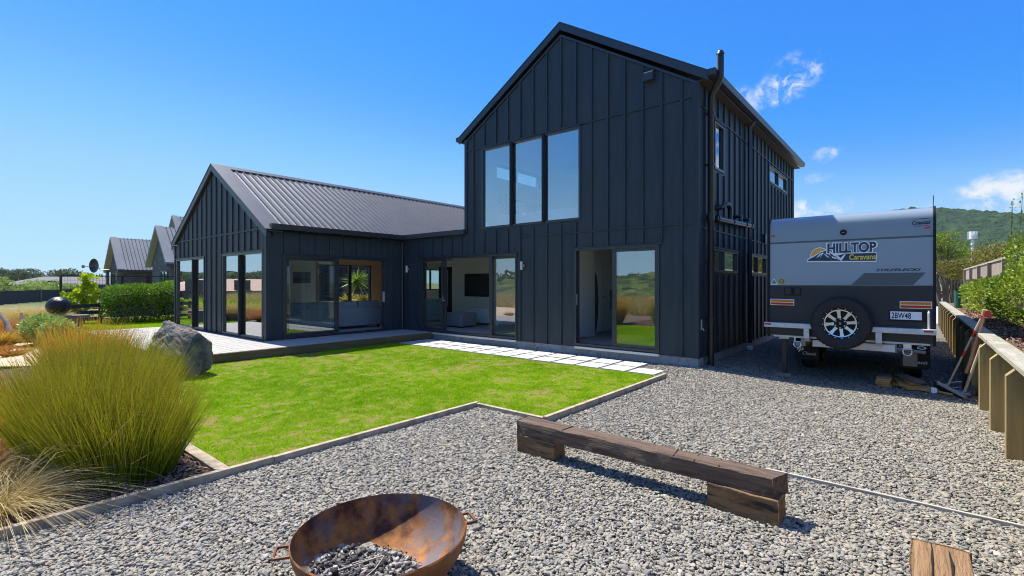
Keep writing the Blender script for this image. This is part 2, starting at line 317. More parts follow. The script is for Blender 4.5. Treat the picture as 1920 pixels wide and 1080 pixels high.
    def build(s, name, mat, parent=None, smooth=False, bevel=0, kind=None, origin=None, angle=40):
        if parent is not None: org = ORG[parent.name]
        elif origin is not None: org = Vector(origin)
        else:
            xs, ys, zs = zip(*s.v); org = Vector(((min(xs) + max(xs)) / 2, (min(ys) + max(ys)) / 2, min(zs)))
        me = bpy.data.meshes.new(name); me.from_pydata([tuple(Vector(p) - org) for p in s.v], [], s.f)
        mats = mat if isinstance(mat, (list, tuple)) else [mat]
        for q in mats:
            if q is not None: me.materials.append(M[q] if isinstance(q, str) else q)
        if len(mats) > 1: me.polygons.foreach_set('material_index', s.m)
        me.update()
        if smooth:
            me.polygons.foreach_set('use_smooth', [True] * len(me.polygons))
            me.set_sharp_from_angle(angle=R_(angle))
        o = link(me, name, None, parent, org)
        if bevel:
            b = o.modifiers.new('bevel', 'BEVEL'); b.width = bevel; b.segments = 2; b.limit_method = 'ANGLE'; b.angle_limit = R_(40)
        if kind: o['kind'] = kind
        return o
def copy_thing(src, loc, rz=0.0, label=None, scale=None):
    def cp(o, par):
        c = o.copy(); COL.objects.link(c)
        if par is not None: c.parent = par
        for ch in list(o.children): cp(ch, c)
        return c
    r = cp(src, None); r.location = loc; r.rotation_euler = (0, 0, rz)
    if scale: r.scale = scale
    if label: r['label'] = label
    ORG[r.name] = Vector(loc); return r
def holed(mb, ax, f0, f1, a0, a1, z0, z1, holes):
    """wall slab: ax='x' runs along X (thickness f0..f1 in Y), ax='y' runs along Y. holes (a0,a1,z0,z1)."""
    As = sorted({a0, a1, *[min(max(h[0], a0), a1) for h in holes], *[min(max(h[1], a0), a1) for h in holes]})
    for i in range(len(As) - 1):
        p, q = As[i], As[i + 1]; mid = (p + q) / 2; segs = [(z0, z1)]
        for h in holes:
            if h[0] < mid < h[1]:
                ns = []
                for s0, s1 in segs:
                    if h[2] > s0: ns.append((s0, min(h[2], s1)))
                    if h[3] < s1: ns.append((max(h[3], s0), s1))
                segs = [t for t in ns if t[1] - t[0] > 1e-4]
        for s0, s1 in segs:
            (mb.box(p, q, f0, f1, s0, s1) if ax == 'x' else mb.box(f0, f1, p, q, s0, s1))
    return mb
def unit(v): return v / np.maximum(np.linalg.norm(v, axis=-1, keepdims=True), 1e-9)
def leaf_cloud(name, P, size, mat, parent=None, out=None, aspect=.5, v=None, kind=None, jit=.35):
    n = len(P); d = rng.normal(size=(n, 3)); d[:, 2] += .3
    if out is not None: d = d * .75 + out * 1.0
    d = unit(d); s = unit(np.cross(d, rng.normal(size=(n, 3)))); L = (size * rng.uniform(1 - jit, 1 + jit, n))[:, None]
    w = L * aspect * .5; nrm = np.cross(d, s)
    V = np.stack([P, P + d * L * .5 + s * w + nrm * L * .06, P + d * L, P + d * L * .5 - s * w + nrm * L * .06], 1).reshape(-1, 3)
    F = np.arange(4 * n).reshape(n, 4)
    vv = np.clip(rng.normal(.45, .25, n) if v is None else v + rng.normal(0, .18, n), 0, 1)
    return np_mesh(name, V, F, mat, parent, np.repeat(vv, 4), kind=kind)
def blades(name, B, D, L, width, mat, parent=None, seg=4, droop=.3, vb=None, kind=None, tipv=.6):
    """B base points, D initial unit directions, L lengths; droop bends the tips over."""
    n = len(B); t = np.linspace(0, 1, seg + 1)
    h = D.copy(); h[:, 2] = 0; h = unit(h + rng.normal(0, .15, (n, 3)) * [1, 1, 0])
    side = unit(np.cross(D, rng.normal(size=(n, 3)))); dr = (droop * rng.uniform(.5, 1.5, n))[:, None]
    pts = []
    for q in t:
        p = B + D * (L * q)[:, None] + (h * .6 - np.array([0, 0, .75])) * dr * (L * q * q)[:, None]
        w = side * (width * (1 - .85 * q))
        pts += [p - w, p + w]
    V = np.stack(pts, 1).reshape(-1, 3); k = 2 * (seg + 1)
    base = (np.arange(n) * k)[:, None]
    F = np.concatenate([base + np.array([2 * i, 2 * i + 1, 2 * i + 3, 2 * i + 2]) for i in range(seg)], 1).reshape(-1, 4)
    r = rng.uniform(0, 1, n) if vb is None else vb
    v = np.clip((r * .5)[:, None] + tipv * np.repeat(t, 2)[None, :] ** 1.3, 0, 1).reshape(-1)
    return np_mesh(name, V, F, mat, parent, v, kind=kind)
def ellip(n, c, r, shell=.55):
    d = unit(rng.normal(size=(n, 3))); q = (rng.uniform(shell ** 3, 1, n) ** (1 / 3))[:, None]
    return np.array(c) + d * q * np.array(r), d
def noise3(P, s, seed=0):
    g = np.random.default_rng(seed); o = 0
    for k in range(6):
        w = unit(g.normal(size=3)) * s * (1 + .6 * k); o = o + np.sin(P @ w + g.uniform(0, 6.28)) / (1 + .4 * k)
    return o / 3
def vnoise(P, s, seed=0):
    G = np.random.default_rng(seed).uniform(-1, 1, (512, 512)); q = P[:, :2] * s + 137.3; i = np.floor(q).astype(int); f = q - i; f = f * f * (3 - 2 * f)
    a, b = i[:, 0] % 511, i[:, 1] % 511; x, y = f[:, 0], f[:, 1]
    return (G[a, b] * (1 - x) + G[a + 1, b] * x) * (1 - y) + (G[a, b + 1] * (1 - x) + G[a + 1, b + 1] * x) * y
def crown(name, parent, blobs, n, size, mat, aspect=.5, gap=.1, shell=.5, ns=3.0, lightup=.35):
    vol = np.array([b[1][0] * b[1][1] * b[1][2] for b in blobs]) ** .67; cnt = (n * vol / vol.sum()).astype(int); P = []; O = []
    for (c, r), k in zip(blobs, cnt):
        p, d = ellip(max(k, 8), c, r, shell); P.append(p); O.append(d)
    P = np.concatenate(P); O = np.concatenate(O); nz_ = noise3(P, ns, len(P)); keep = nz_ > -.9 + gap * 2; P, O, nz_ = P[keep], O[keep], nz_[keep]
    v = .42 + nz_ * .22
    return leaf_cloud(name, P, size, mat, parent, O, aspect, v)
def gz(x, y):
    f = lambda a, b, t: (lambda q: q * q * (3 - 2 * q))(min(max((t - a) / (b - a), 0), 1))
    return -.075 * f(-3.3, -1.2, x) * f(5.0, 8.5, y)
# ------------------------------------------------------------------ ground
def sheet(name, x0, x1, y0, y1, z, mat, nx=1, ny=1, fz=None):
    xs, ys = np.linspace(x0, x1, nx + 1), np.linspace(y0, y1, ny + 1)
    V = [(x, y, (fz(x, y) if fz else 0) + z) for y in ys for x in xs]
    F = [(j * (nx + 1) + i, j * (nx + 1) + i + 1, (j + 1) * (nx + 1) + i + 1, (j + 1) * (nx + 1) + i) for j in range(ny) for i in range(nx)]
    return np_mesh(name, V, F, mat, kind='structure')
sheet('ground', -3000, 3000, -3000, 3000, -.26, 'field')
sheet('gravel_yard', -4.42, .80, -4, 27, -.022, 'gravel', 24, 60, gz)
sheet('gravel_path', -10.83, -4.424, 8.0, 9.5, -.022, 'darkbed')
sheet('lawn', -19.2, -3.3, 4.6, 8.21, -.012, 'lawn'); sheet('lawn', -19.2, -4.44, 1.6, 4.598, -.012, 'lawn')
sheet('back_lawn', -30, -19.204, 1.4, 30, -.014, 'lawn')
sheet('garden_bed', -14, -4.42, -4, 1.598, -.018, 'soil', 30, 20, lambda x, y: .03 * math.sin(x * 3.1) * math.sin(y * 2.7))
sheet('sandy_path', -26, -13.2, -6, 2.0, .02, 'sand', 30, 20, lambda x, y: .05 * math.sin(x * 1.3 + y) + .03 * math.sin(y * 3 - x))
sheet('driveway', -6, 14, 27.004, 80, -.09, 'asphalt')
sheet('raised_garden_bed', .815, 9, -4, 26, .80, 'soil', 20, 60, lambda x, y: .025 * math.sin(x * 4) * math.sin(y * 3.3) + .03 * min(max(x - 1, 0), 3))
# ------------------------------------------------------------------ house
EL = .16                                     # underside of wall cladding
FX0, FX1, FY, BY = -9.49, -3.22, 9.43, 18.70
RX, RZ, EZ = -6.36, 7.60, 5.60               # ridge, eave (outer faces of the roof)
SL = (RZ - EZ) / (RX - (-9.62)) if False else (RZ - EZ) / 3.27
house = thing('modern_house', 'black board and batten house with a two storey gable and low grey roofed wing', 'house', (-8, 12, 0))
# floors
m = MB(); m.box(-19.05, -3.26, 9.5, 18.66, .08, .2); m.box(-19.05, -12.3, 5.4, 9.5, .08, .2); m.box(-12.3, -9.5, 9.47, 9.5, .08, .2); m.build('floor', 'carpet', house)
m = MB(); m.box(-9.4, -3.3, 9.55, 18.6, 2.66, 2.95); m.build('upper_floor', 'carpet', house)
m = MB(); m.box(-9.4, -3.3, 9.55, 18.6, 2.60, 2.655); m.box(-19, -12.29, 5.5, 18.6, 2.66, 2.72); m.box(-12.285, -9.405, 9.5, 18.6, 2.66, 2.72); m.box(-9.3, -3.35, 9.62, 18.6, 5.36, 5.42); m.build('ceiling', 'ceil', house)
# foundation
m = MB(); m.box(-10.83, FX1 + .0, FY + .012, FY + .2, -.25, EL - .002); m.box(FX1 - .2, FX1 - .015, FY + .2, BY, -.25, EL - .002); m.build('foundation', 'conc', house)
# walls
T = .16
WALLF = MB()
d1 = (-11.43, -7.68, .20, 2.34); d2 = (-5.98, -3.98, .20, 2.38); uw = (-8.88, -5.82, 3.03, 5.16)
holed(WALLF, 'x', FY, FY + T, -9.49, FX1, EL, 5.2, [d1, d2, uw])
def roofz(x): return RZ - .24 - SL * abs(x - RX)
WALLF.prism([(-9.49, 5.2), (FX1, 5.2), (FX1, roofz(FX1) + .02), (RX, roofz(RX) + .02), (-9.49, roofz(-9.49) + .02)], 1, FY, FY + T)
holed(WALLF, 'x', FY, FY + T, -12.23, -9.49, EL, 2.93, [d1])
WALLF.build('front_wall', 'clad', house)
m = MB(); lw1 = (10.10, 12.04, 1.83, 2.32); lw2 = (12.96, 14.86, 1.83, 2.32); sw1 = (10.38, 11.01, 3.96, 4.96); sw2 = (15.2, 17.58, 4.46, 4.92)
holed(m, 'y', FX1 - T, FX1, FY + T, BY, EL, 5.5, [lw1, lw2, sw1, sw2]); m.build('side_wall', 'clad', house)
m = MB(); hw = (10.5, 12.72, 4.62, 5.07)
holed(m, 'y', -9.49, -9.49 + T, FY + T, BY, 2.7, 5.5, [hw]); m.build('side_wall', 'clad', house)
m = MB(); m.box(-19.08, FX1 - T, BY - T, BY, EL, 2.7); m.box(-9.49 + T, FX1 - T, BY - T, BY, 2.7, 5.2)
m.prism([(-9.49, 5.2), (FX1, 5.2), (FX1, roofz(FX1) + .02), (RX, roofz(RX) + .02), (-9.49, roofz(-9.49) + .02)], 1, BY - T, BY - .002); m.build('back_wall', 'clad', house)
# wing
WX0, WX1, WY, WRX, WRZ, WEZ = -19.08, -12.23, 5.33, -15.62, 5.0, 2.90
WSL = (WRZ - WEZ) / 3.5
def wroofz(x): return WRZ - .2 - WSL * abs(x - WRX)
g1 = (-18.9, -16.37, .20, 2.38); g2 = (-15.0, -12.42, .20, 2.40)
m = MB(); holed(m, 'x', WY, WY + T, WX0, WX1, .185, 2.7, [g1, g2])
m.prism([(WX0, 2.7), (WX1, 2.7), (WX1, wroofz(WX1)), (WRX, wroofz(WRX)), (WX0, wroofz(WX0))], 1, WY, WY + T); m.build('wing_gable_wall', 'clad', house)
r1 = (5.72, 8.78, .20, 2.30)
m = MB(); holed(m, 'y', WX1 - T, WX1, WY + T, FY + .0, .185, 2.93, [r1]); m.build('wing_side_wall', 'clad', house)
fw = (10.3, 12.85, .20, 2.38); kw = (15.3, 17.6, 1.25, 2.30)
m = MB(); holed(m, 'y', WX0, WX0 + T, WY + T, BY - T, .185, 2.72, [fw, kw]); m.build('wing_far_wall', 'clad', house)
# inner linings
m = MB(); holed(m, 'y', WX0 + T, WX0 + T + .02, WY + T, 10.9, .2, 2.66, [fw]); m.build('inner_wall', 'wall', house); m = MB(); holed(m, 'y', WX0 + T, WX0 + T + .02, 13.9, BY - T, .2, 2.66, [kw]); m.build('inner_wall', 'wall', house); m = MB()
m.box(WX0 + T + .02, -7.3, BY - T - .02, BY - T, .2, 2.66)
m.build('inner_wall', 'wall', house); m = MB(); m.box(-13.72, -7.25, 12.9, 13.0, .2, 2.66)
m.box(-7.25, -7.15, 9.62, 13.0, .2, 2.6)
m.box(-7.14, -6.6, 9.62, 11.35, .2, 2.6); m.box(-7.149, -7.05, 11.35, 15.0, .2, 2.6); m.box(-7.05, -3.42, 14.9, 15.0, .2, 2.6)
m.build('inner_wall', 'wall', house); m = MB(); m.box(-9.30, -3.4, 13.5, 13.6, 2.95, 5.36); m.build('inner_wall', 'wall', house); m = MB(); holed(m, 'y', -3.41, -3.385, 9.6, 13.5, 2.95, 5.36, [sw1])
m.build('inner_wall', 'wall', house); m = MB(); holed(m, 'y', -9.325, -9.30, 9.6, 13.5, 2.95, 5.36, [hw]); m.build('inner_wall', 'wall', house)
m = MB(); holed(m, 'y', WX0 + T, WX0 + T + .02, 10.9, 13.9, .2, 2.66, [fw]); m.box(WX0 + T - .001, WX0 + T + .06, 10.22, 10.3, .2, 2.44); m.build('tan_inner_wall', 'tanw', house)  # stretch of far wall lining around the door, coloured tan
# battens and joints
m = MB(); bw, bp = .022, .032
def bx_front(x, z0, z1, y=FY): m.box(x - bw, x + bw, y - bp, y + .004, z0, z1)
xs = [-3.53 - .4035 * k for k in range(15)]
def segs(x, z0, z1, holes, pad=.05):
    s = [(z0, z1)]
    for h in holes:
        if h[0] - pad < x < h[1] + pad:
            s = [t for a, b in s for t in ((a, min(b, h[2] - pad)), (max(a, h[3] + pad), b)) if t[1] - t[0] > .03]
    return s
for x in xs:
    js = [(5.2, roofz(x) - .02)] + ([(EL, 2.73), (2.77, 5.18)] if x > -7.6 else [(EL, 5.18)])
    for a, b in js:
        for s0, s1 in segs(x, a, b, [d1, d2, uw]): bx_front(x, s0, s1)
for x in [-9.63 - .405 * k for k in range(5)] + [-11.47, -11.9]:
    for s0, s1 in segs(x, EL, 2.92, [d1]): bx_front(x, s0, s1)
m.box(-9.44, FX1, FY - .024, FY + .004, 5.17, 5.205); m.box(-7.6, FX1, FY - .024, FY + .004, 2.735, 2.765)
m.box(FX1 - .10, FX1 + .02, FY - .026, FY + .1, EL, 5.46); m.box(-9.51, -9.41, FY - .026, FY + .1, 3.02, 5.5)
for k in range(13):
    pass
wb = [-18.56 + .388 * k for k in range(17)]
for x in wb:
    for s0, s1 in segs(x, .185, 2.93, [g1, g2]): m.box(x - bw, x + bw, WY - bp, WY + .004, s0, s1)
    if wroofz(x) > 3.05: m.box(x - bw, x + bw, WY - bp, WY + .004, 2.97, wroofz(x) - .03)
m.box(WX0, WX1, WY - .028, WY + .004, 2.935, 2.97); m.box(WX1 - .1, WX1 + .02, WY - .026, WY + .1, .185, 2.86); m.box(WX0 - .02, WX0 + .08, WY - .026, WY + .1, .185, 2.80)
for k in range(9):
    y = 5.76 + .413 * k
    for s0, s1 in segs(y, .185, 2.9, [r1]): m.box(WX1 - .004, WX1 + bp, y - bw, y + bw, s0, s1)
for k in range(23):
    y = 9.80 + .409 * k
    if y > BY - .1: break
    for a, b in ((EL, 2.66), (2.7, 5.01), (5.05, 5.48)):
        for s0, s1 in segs(y, a, b, [lw1, lw2, sw1, sw2]): m.box(FX1 - .004, FX1 + bp, y - bw, y + bw, s0, s1)
m.box(FX1 - .004, FX1 + .024, FY + .1, BY, 5.015, 5.045); m.box(FX1 - .004, FX1 + .024, FY + .1, BY, 2.665, 2.695); m.box(FX1 - .05, FX1 + .024, BY - .1, BY + .02, EL, 5.45)
m.build('batten', 'clad', house)['kind'] = 'stuff'
# roofs: ribbed metal sheets
def ribbed(mb, xr, zr, xe, ze, y0, y1, pitch=.2, h=.03, th=.02):
    """sheet falling from ridge line x=xr to eave x=xe; ribs run down the slope"""
    d = Vector((xe - xr, 0, ze - zr)); n = Vector((-d.z, 0, d.x)).normalized()
    if n.z < 0: n = -n
    pr = []; y = y0
    while y < y1:
        for a, b in ((0, 0), (pitch * .62, 0), (pitch * .72, h), (pitch * .90, h), (pitch * 1.0, 0)):
            if y + a <= y1 + 1e-6: pr.append((y + a, b))
        y += pitch
    vs = []
    for yy, hh in pr:
        for P in (Vector((xr, yy, zr)), Vector((xe, yy, ze))): vs.append(P + n * hh); 
    k = len(pr); fs = [(2 * i, 2 * i + 1, 2 * i + 3, 2 * i + 2) if xe > xr else (2 * i, 2 * i + 2, 2 * i + 3, 2 * i + 1) for i in range(k - 1)]
    mb.add(vs, fs)
    lo = [Vector((xr, y0, zr)) - n * th, Vector((xe, y0, ze)) - n * th, Vector((xe, y1, ze)) - n * th, Vector((xr, y1, zr)) - n * th]
    mb.add(lo, [(0, 3, 2, 1) if xe > xr else (0, 1, 2, 3)])
roof = MB(); ribbed(roof, RX, RZ, -3.02, RZ - SL * 3.34, FY + .3, BY + .1); ribbed(roof, RX, RZ, -9.70, RZ - SL * 3.34, FY + .3, BY + .1)
roof = roof.build('main_roof', 'roof', house)
def barge(mb, rx, rz, hw_, sl, y0, y1, wid, th):
    for sg in (-1, 1):
        xe = rx + sg * hw_; ze = rz - sl * hw_
        mb.prism([(rx, rz + .035), (xe, ze + .035), (xe, ze + .035 - wid), (rx, rz + .035 - wid)], 1, y0, y0 + .025)        # face board
        mb.prism([(rx, rz + .036 + .012), (xe, ze + .036 + .012), (xe, ze + .036), (rx, rz + .036)], 1, y0 - .012, y1)      # cover flashing
m = MB(); barge(m, RX, RZ, 3.34, SL, FY - .06, FY + .32, .175, .02)
for sg in (-1, 1): m.prism([(RX, RZ + .03), (RX + sg * .16, RZ + .045 - SL * .16), (RX + sg * .16, RZ + .025 - SL * .16), (RX, RZ + .01)], 1, FY + .32, BY + .1)
m.prism([(RX, RZ - .012), (-3.05, RZ - .012 - SL * 3.31), (-3.05, RZ - .03 - SL * 3.31), (RX, RZ - .03)], 1, FY - .05, FY + .31)
m.prism([(RX, RZ - .012), (-9.67, RZ - .012 - SL * 3.31), (-9.67, RZ - .03 - SL * 3.31), (RX, RZ - .03)], 1, FY - .05, FY + .31)
m.prism([(RX, roofz(RX) - .0), (-3.24, roofz(-3.24)), (-3.24, roofz(-3.24) - .045), (RX, roofz(RX) - .045)], 1, FY - .03, FY); m.prism([(RX, roofz(RX)), (-9.47, roofz(-9.47)), (-9.47, roofz(-9.47) - .045), (RX, roofz(RX) - .045)], 1, FY - .03, FY)
m.build('barge_board', 'trim', roof)
for x in (-3.02, -9.70):
    m = MB(); s = 1 if x > -6 else -1
    m.prism([(x - s * .01, 5.50), (x + s * .11, 5.50), (x + s * .13, 5.62), (x - s * .01, 5.62)], 1, FY - .05, BY + .14); m.build('gutter', 'trim', roof)
m = MB(); m.box(FX1, -3.03, FY + .0, BY + .1, 5.455, 5.475); m.build('soffit', 'soffit', roof)
m = MB(); m.box(-9.69, -9.49, FY, BY + .1, 5.455, 5.475); m.build('soffit', 'soffit', roof)
wr = MB(); ribbed(wr, WRX, WRZ, -12.10, WRZ - WSL * 3.52, WY + .34, BY + .05); ribbed(wr, WRX, WRZ, -19.2, WRZ - WSL * 3.58, WY + .34, BY + .05)
wr = wr.build('wing_roof', 'roof', house)
m = MB(); barge(m, WRX, WRZ, 3.54, WSL, WY - .09, WY + .36, .19, .02)
for sg in (-1, 1): m.prism([(WRX, WRZ + .045), (WRX + sg * .2, WRZ + .05 - WSL * .2), (WRX + sg * .2, WRZ + .03 - WSL * .2), (WRX, WRZ + .025)], 1, WY + .362, BY)
for sg in (-1, 1): m.prism([(WRX, WRZ - .012), (WRX + sg * 3.5, WRZ - .012 - WSL * 3.5), (WRX + sg * 3.5, WRZ - .03 - WSL * 3.5), (WRX, WRZ - .03)], 1, WY - .06, WY + .35)
m.build('barge_board', 'roof', wr)
m = MB(); m.prism([(-12.2, 2.93), (-12.06, 2.93), (-12.04, 3.06), (-12.2, 3.06)], 1, WY + .05, FY - .1)
m.box(-12.2, -9.43, FY - .14, FY - .004, 2.93, 3.06); m.build('gutter', 'trim', wr); m = MB(); m.box(-19.34, -19.2, WY, BY, 2.72, 2.85); m.build('gutter', 'trim', wr)
m = MB(); m.box(-12.16, -9.49, FY - .001, BY, 2.94, 3.0); m.build('link_roof', 'roof', house)
m = MB(); m.box(-9.75, -9.5, FY - .02, FY + .3, 3.05, 3.12); m.build('flashing', 'sill', house)
# windows and sliding doors ------------------------------------------------
def pane(a0, a1, z0, z1, at, ax, mat, parent):
    P = [(a0, at, z0), (a1, at, z0), (a1, at, z1), (a0, at, z1)] if ax == 'x' else [(at, a0, z0), (at, a1, z0), (at, a1, z1), (at, a0, z1)]
    return MB().add(P, [(0, 1, 2, 3)]).build('pane', mat, parent)
def frame_box(mb, a0, a1, z0, z1, f0, f1, ax, w=.05, bars=(), bw_=.045):
    def b(p, q, r, s): mb.box(p, q, f0, f1, r, s) if ax == 'x' else mb.box(f0, f1, p, q, r, s)
    b(a0, a1, z0, z0 + w); b(a0, a1, z1 - w, z1); b(a0, a0 + w, z0 + w, z1 - w); b(a1 - w, a1, z0 + w, z1 - w)
    for c in bars: b(c - bw_ / 2, c + bw_ / 2, z0 + w, z1 - w)
def window(name, a0, a1, z0, z1, at, ax, outer, bars=(), mat='glass', w=.05, depth=.09, label=None, sill=False, flash=True, frame='alu'):
    """at = wall face; outer = sign of the outward normal along the thin axis"""
    mb = MB(); f0, f1 = at + outer * .022, at - outer * depth
    frame_box(mb, a0, a1, z0, z1, min(f0, f1), max(f0, f1), ax, w, bars); wd = mb.build(name, frame, house)
    ed = [a0 + w] + list(bars) + [a1 - w]
    for i in range(len(ed) - 1):
        pane(ed[i] + (.022 if i else 0), ed[i + 1] - (.022 if i < len(ed) - 2 else 0), z0 + w, z1 - w, at - outer * .03, ax, mat, wd)
    if flash:
        mb = MB(); q0, q1 = sorted((at + outer * .045, at)); (mb.box(a0 - .06, a1 + .06, q0, q1, z1 + .004, z1 + .018) if ax == 'x' else mb.box(q0, q1, a0 - .06, a1 + .06, z1 + .004, z1 + .018))
        mb.build('head_flashing', 'alu', wd)
    if label: wd['label'] = label
    return wd
upw = window('bedroom_window', *uw, FY, 'x', -1, mat='glassb', w=.055, bars=(-7.845, -6.845), label='tall three pane bedroom window')
for x in (-7.845, -6.845):
    MB().prism([(x - .04, FY + .02), (x - .04, FY - .05), (x - .025, FY - .065), (x + .025, FY - .065), (x + .04, FY - .05), (x + .04, FY + .02)], 2, uw[2] + .02, uw[3] - .02).build('mullion', 'black', upw)
for g, xm, w_ in ((g1, -17.28, .042), (g2, -13.78, .045)):
    o = window('gable_window', *g, WY, 'x', -1, bars=(xm,), mat='glassg')
    MB().prism([(xm - w_, WY + .02), (xm - w_, WY - .045), (xm - w_ + .02, WY - .06), (xm + w_ - .02, WY - .06), (xm + w_, WY - .045), (xm + w_, WY + .02)], 2, .22, 2.34).build('mullion', 'black', o)
window('side_window', *lw1, FX1, 'y', 1, bars=(11.02,), mat='glassm'); window('side_window', *lw2, FX1, 'y', 1, bars=(13.9,), mat='glassm')
window('side_window', *sw1, FX1, 'y', 1, mat='glassm'); window('side_window', *sw2, FX1, 'y', 1, bars=(16.35,), mat='glassm')
window('high_window', *hw, -9.49, 'y', -1, bars=(11.55,), mat='glassb'); window('kitchen_window', *kw, WX0, 'y', -1, bars=(16.4,)); 
fwd = window('sliding_door', *fw, WX0, 'y', -1, bars=(), flash=False)
for c in list(fwd.children): bpy.data.objects.remove(c)
MB().box(WX0 + .0, WX0 + .1, 11.75, 11.88, .25, 2.33).build('stile', 'alu', fwd); pane(10.35, 11.75, .25, 2.33, WX0 + .05, 'y', 'glass', fwd)
# front sliding doors
def door(name, d, frame_bars, panes, at, ax, label=None):
    mb = MB(); f0, f1 = (at - .024, at + .12) if ax == 'x' else (at - .12, at + .024)
    frame_box(mb, *d, f0, f1, ax, .045); o = mb.build(name, 'alu', house)
    if label: o['label'] = label
    for a0, a1, off, mat in panes:
        s = MB(); q = at + off if ax == 'x' else at - off
        frame_box(s, a0, a1, d[2] + .045, d[3] - .045, q - .02, q + .02, ax, .065); p = s.build('sash', 'alu', o); pane(a0 + .06, a1 - .06, d[2] + .1, d[3] - .1, q, ax, mat, p)
    mb = MB(); (mb.box(d[0] - .06, d[1] + .06, at - .05, at, d[3] + .004, d[3] + .018) if ax == 'x' else mb.box(at, at + .05, d[0] - .06, d[1] + .06, d[3] + .004, d[3] + .018)); mb.build('head_flashing', 'alu', o)
    return o
D1 = door('sliding_door', d1, (), [(-11.385, -10.43, .035, 'glass'), (-11.30, -10.36, .085, 'glass'), (-8.60, -7.725, .085, 'glassm')], FY, 'x', 'wide sliding door standing open')
MB().box(-8.62, -8.52, FY + .0, FY + .07, .25, 2.29).build('jamb', 'alu', D1)
D2 = door('sliding_door', d2, (), [(-5.03, -4.025, .035, 'glassm'), (-5.08, -4.07, .085, 'glass')], FY, 'x', 'sliding door half open')
MB().box(-5.13, -5.10, FY + .02, FY + .05, 1.05, 1.45).build('handle', 'black', D2); MB().box(-5.96, -5.93, FY - .005, FY + .02, 1.1, 1.35).build('lock_plate', 'galv', D2)
MB().tube([(-10.37, FY + .05, 1.1), (-10.37, FY - .03, 1.1), (-10.37, FY - .03, 1.3), (-10.37, FY + .05, 1.3)], .012).build('handle', 'galv', D1)
D3 = door('sliding_door', r1, (), [(5.765, 7.22, .035, 'glass'), (5.85, 7.30, .085, 'glass')], WX1, 'y', 'sliding door onto the deck, standing open')
MB().box(WX1 - .02, WX1 + .03, 8.70, 8.74, 1.05, 1.35).build('handle', 'galv', D3)
for d in (d1, d2):
    m = MB(); m.box(max(d[0], -10.83) + .02, d[1] - .0, FY - .06, FY + .011, EL - .03, EL + .018); m.build('door_sill', 'sill', house)
# outside fittings of the house
m = MB(); m.tube([(-3.10, 9.80, -.1), (-3.10, 9.80, 5.15), (-3.07, 9.74, 5.25), (-2.90, 9.62, 5.42), (-2.86, 9.60, 5.52), (-2.86, 9.60, 5.92)], .062, 12); m.tube([(-2.86, 9.6, 5.92), (-2.86, 9.6, 5.93), (-2.86, 9.6, 5.99)], [.062, .075, .05], 12)
for z in (.9, 2.0, 3.9, 4.9): m.box(FX1, -3.03, 9.76, 9.84, z, z + .03)
m.tube([(-3.1, 9.8, 2.83), (-3.1, 9.8, 2.95)], .08, 12); m.tube([(-3.1, 9.8, .84), (-3.1, 9.8, .92)], .078, 12); m.build('vent_stack', 'pipe', house, smooth=True)
m = MB(); m.tube([(-3.06, 9.95, 2.88), (-3.06, 12.66, 2.97)], .055, 12)
for y in (10.05, 11.1, 12.1, 12.55): m.tube([(-3.06, y, 2.882 + (y - 9.95) * .033), (-3.06, y + .09, 2.885 + (y - 9.95) * .033)], .068, 12)
m.tube([(-3.06, 10.95, 2.92), (-3.06, 10.95, 3.14), (-3.06, 10.9, 3.22), (-3.06, 10.75, 3.27), (-3.07, 10.62, 3.24), (-3.12, 10.52, 3.17), (-3.24, 10.5, 3.15)], .05, 10)
m.tube([(-3.06, 11.75, 2.95), (-3.06, 11.75, 3.1), (-3.24, 11.75, 3.12)], .045, 10); m.tube([(-3.06, 12.4, 2.97), (-3.06, 12.4, 3.1), (-3.24, 12.4, 3.12)], .045, 10); m.build('waste_pipe', 'pipe', house, smooth=True)
m = MB(); m.tube([(-3.12, 12.76, .16), (-3.12, 12.76, 5.35), (-3.0, 12.76, 5.5)], .05, 4); m.build('downpipe', 'trim', house)
m = MB(); m.lathe([(.07, 0), (.075, .02), (.066, .03), (.066, .07), (.075, .08), (.066, .09), (.066, .13), (.075, .14), (.066, .16), (.04, .16)], (-3.12, 12.76, -.075), 16); m.build('drain_collar', 'lwhite', house, smooth=True)
m = MB(); m.lathe([(.07, 0), (.075, .02), (.066, .03), (.066, .08), (.04, .1)], (-3.05, 15.6, -.075), 16); m.build('drain_collar', 'conc', house, smooth=True)
m = MB(); m.tube([(-12.17, 9.36, .19), (-12.17, 9.36, 2.9)], .03, 8); m.build('downpipe', 'trim', house)
m = MB(); m.box(FX1, FX1 + .09, 14.40, 14.58, 2.68, 2.92); m.build('vent_cover', 'pipe', house, bevel=.01)
m = MB(); m.prism([(FY, 5.70), (FY, 5.93), (FY - .03, 5.93), (FY - .11, 5.86), (FY - .11, 5.70)], 0, -4.28, -4.08); vh = m.build('vent_cover', 'trim', house); MB().box(-4.26, -4.10, FY - .113, FY - .11, 5.72, 5.84).build('grille', 'alu', vh)
for x in (-7.47, -11.93):
    m = MB(); m.tube([(x, FY - .09, 1.93), (x, FY - .09, 2.13)], .035, 12); m.box(x - .02, x + .02, FY - .06, FY, 2.0, 2.06); m.build('wall_light', 'galv', house)
m = MB(); m.box(FX1, FX1 + .03, 9.53, 9.58, .70, .90); m.tube([(FX1 + .02, 9.555, .72), (FX1 + .06, 9.555, .72), (FX1 + .07, 9.555, .68)], .009); m.build('outdoor_tap', 'galv', house)
m = MB(); m.tube([(-3.17, 9.98, .3), (-3.18, 9.98, 1.25), (-3.12, 9.98, 1.5), (-3.19, 9.98, 1.9), (-3.19, 9.98, 2.2)], .008, 6); m.build('cable', 'black', house)
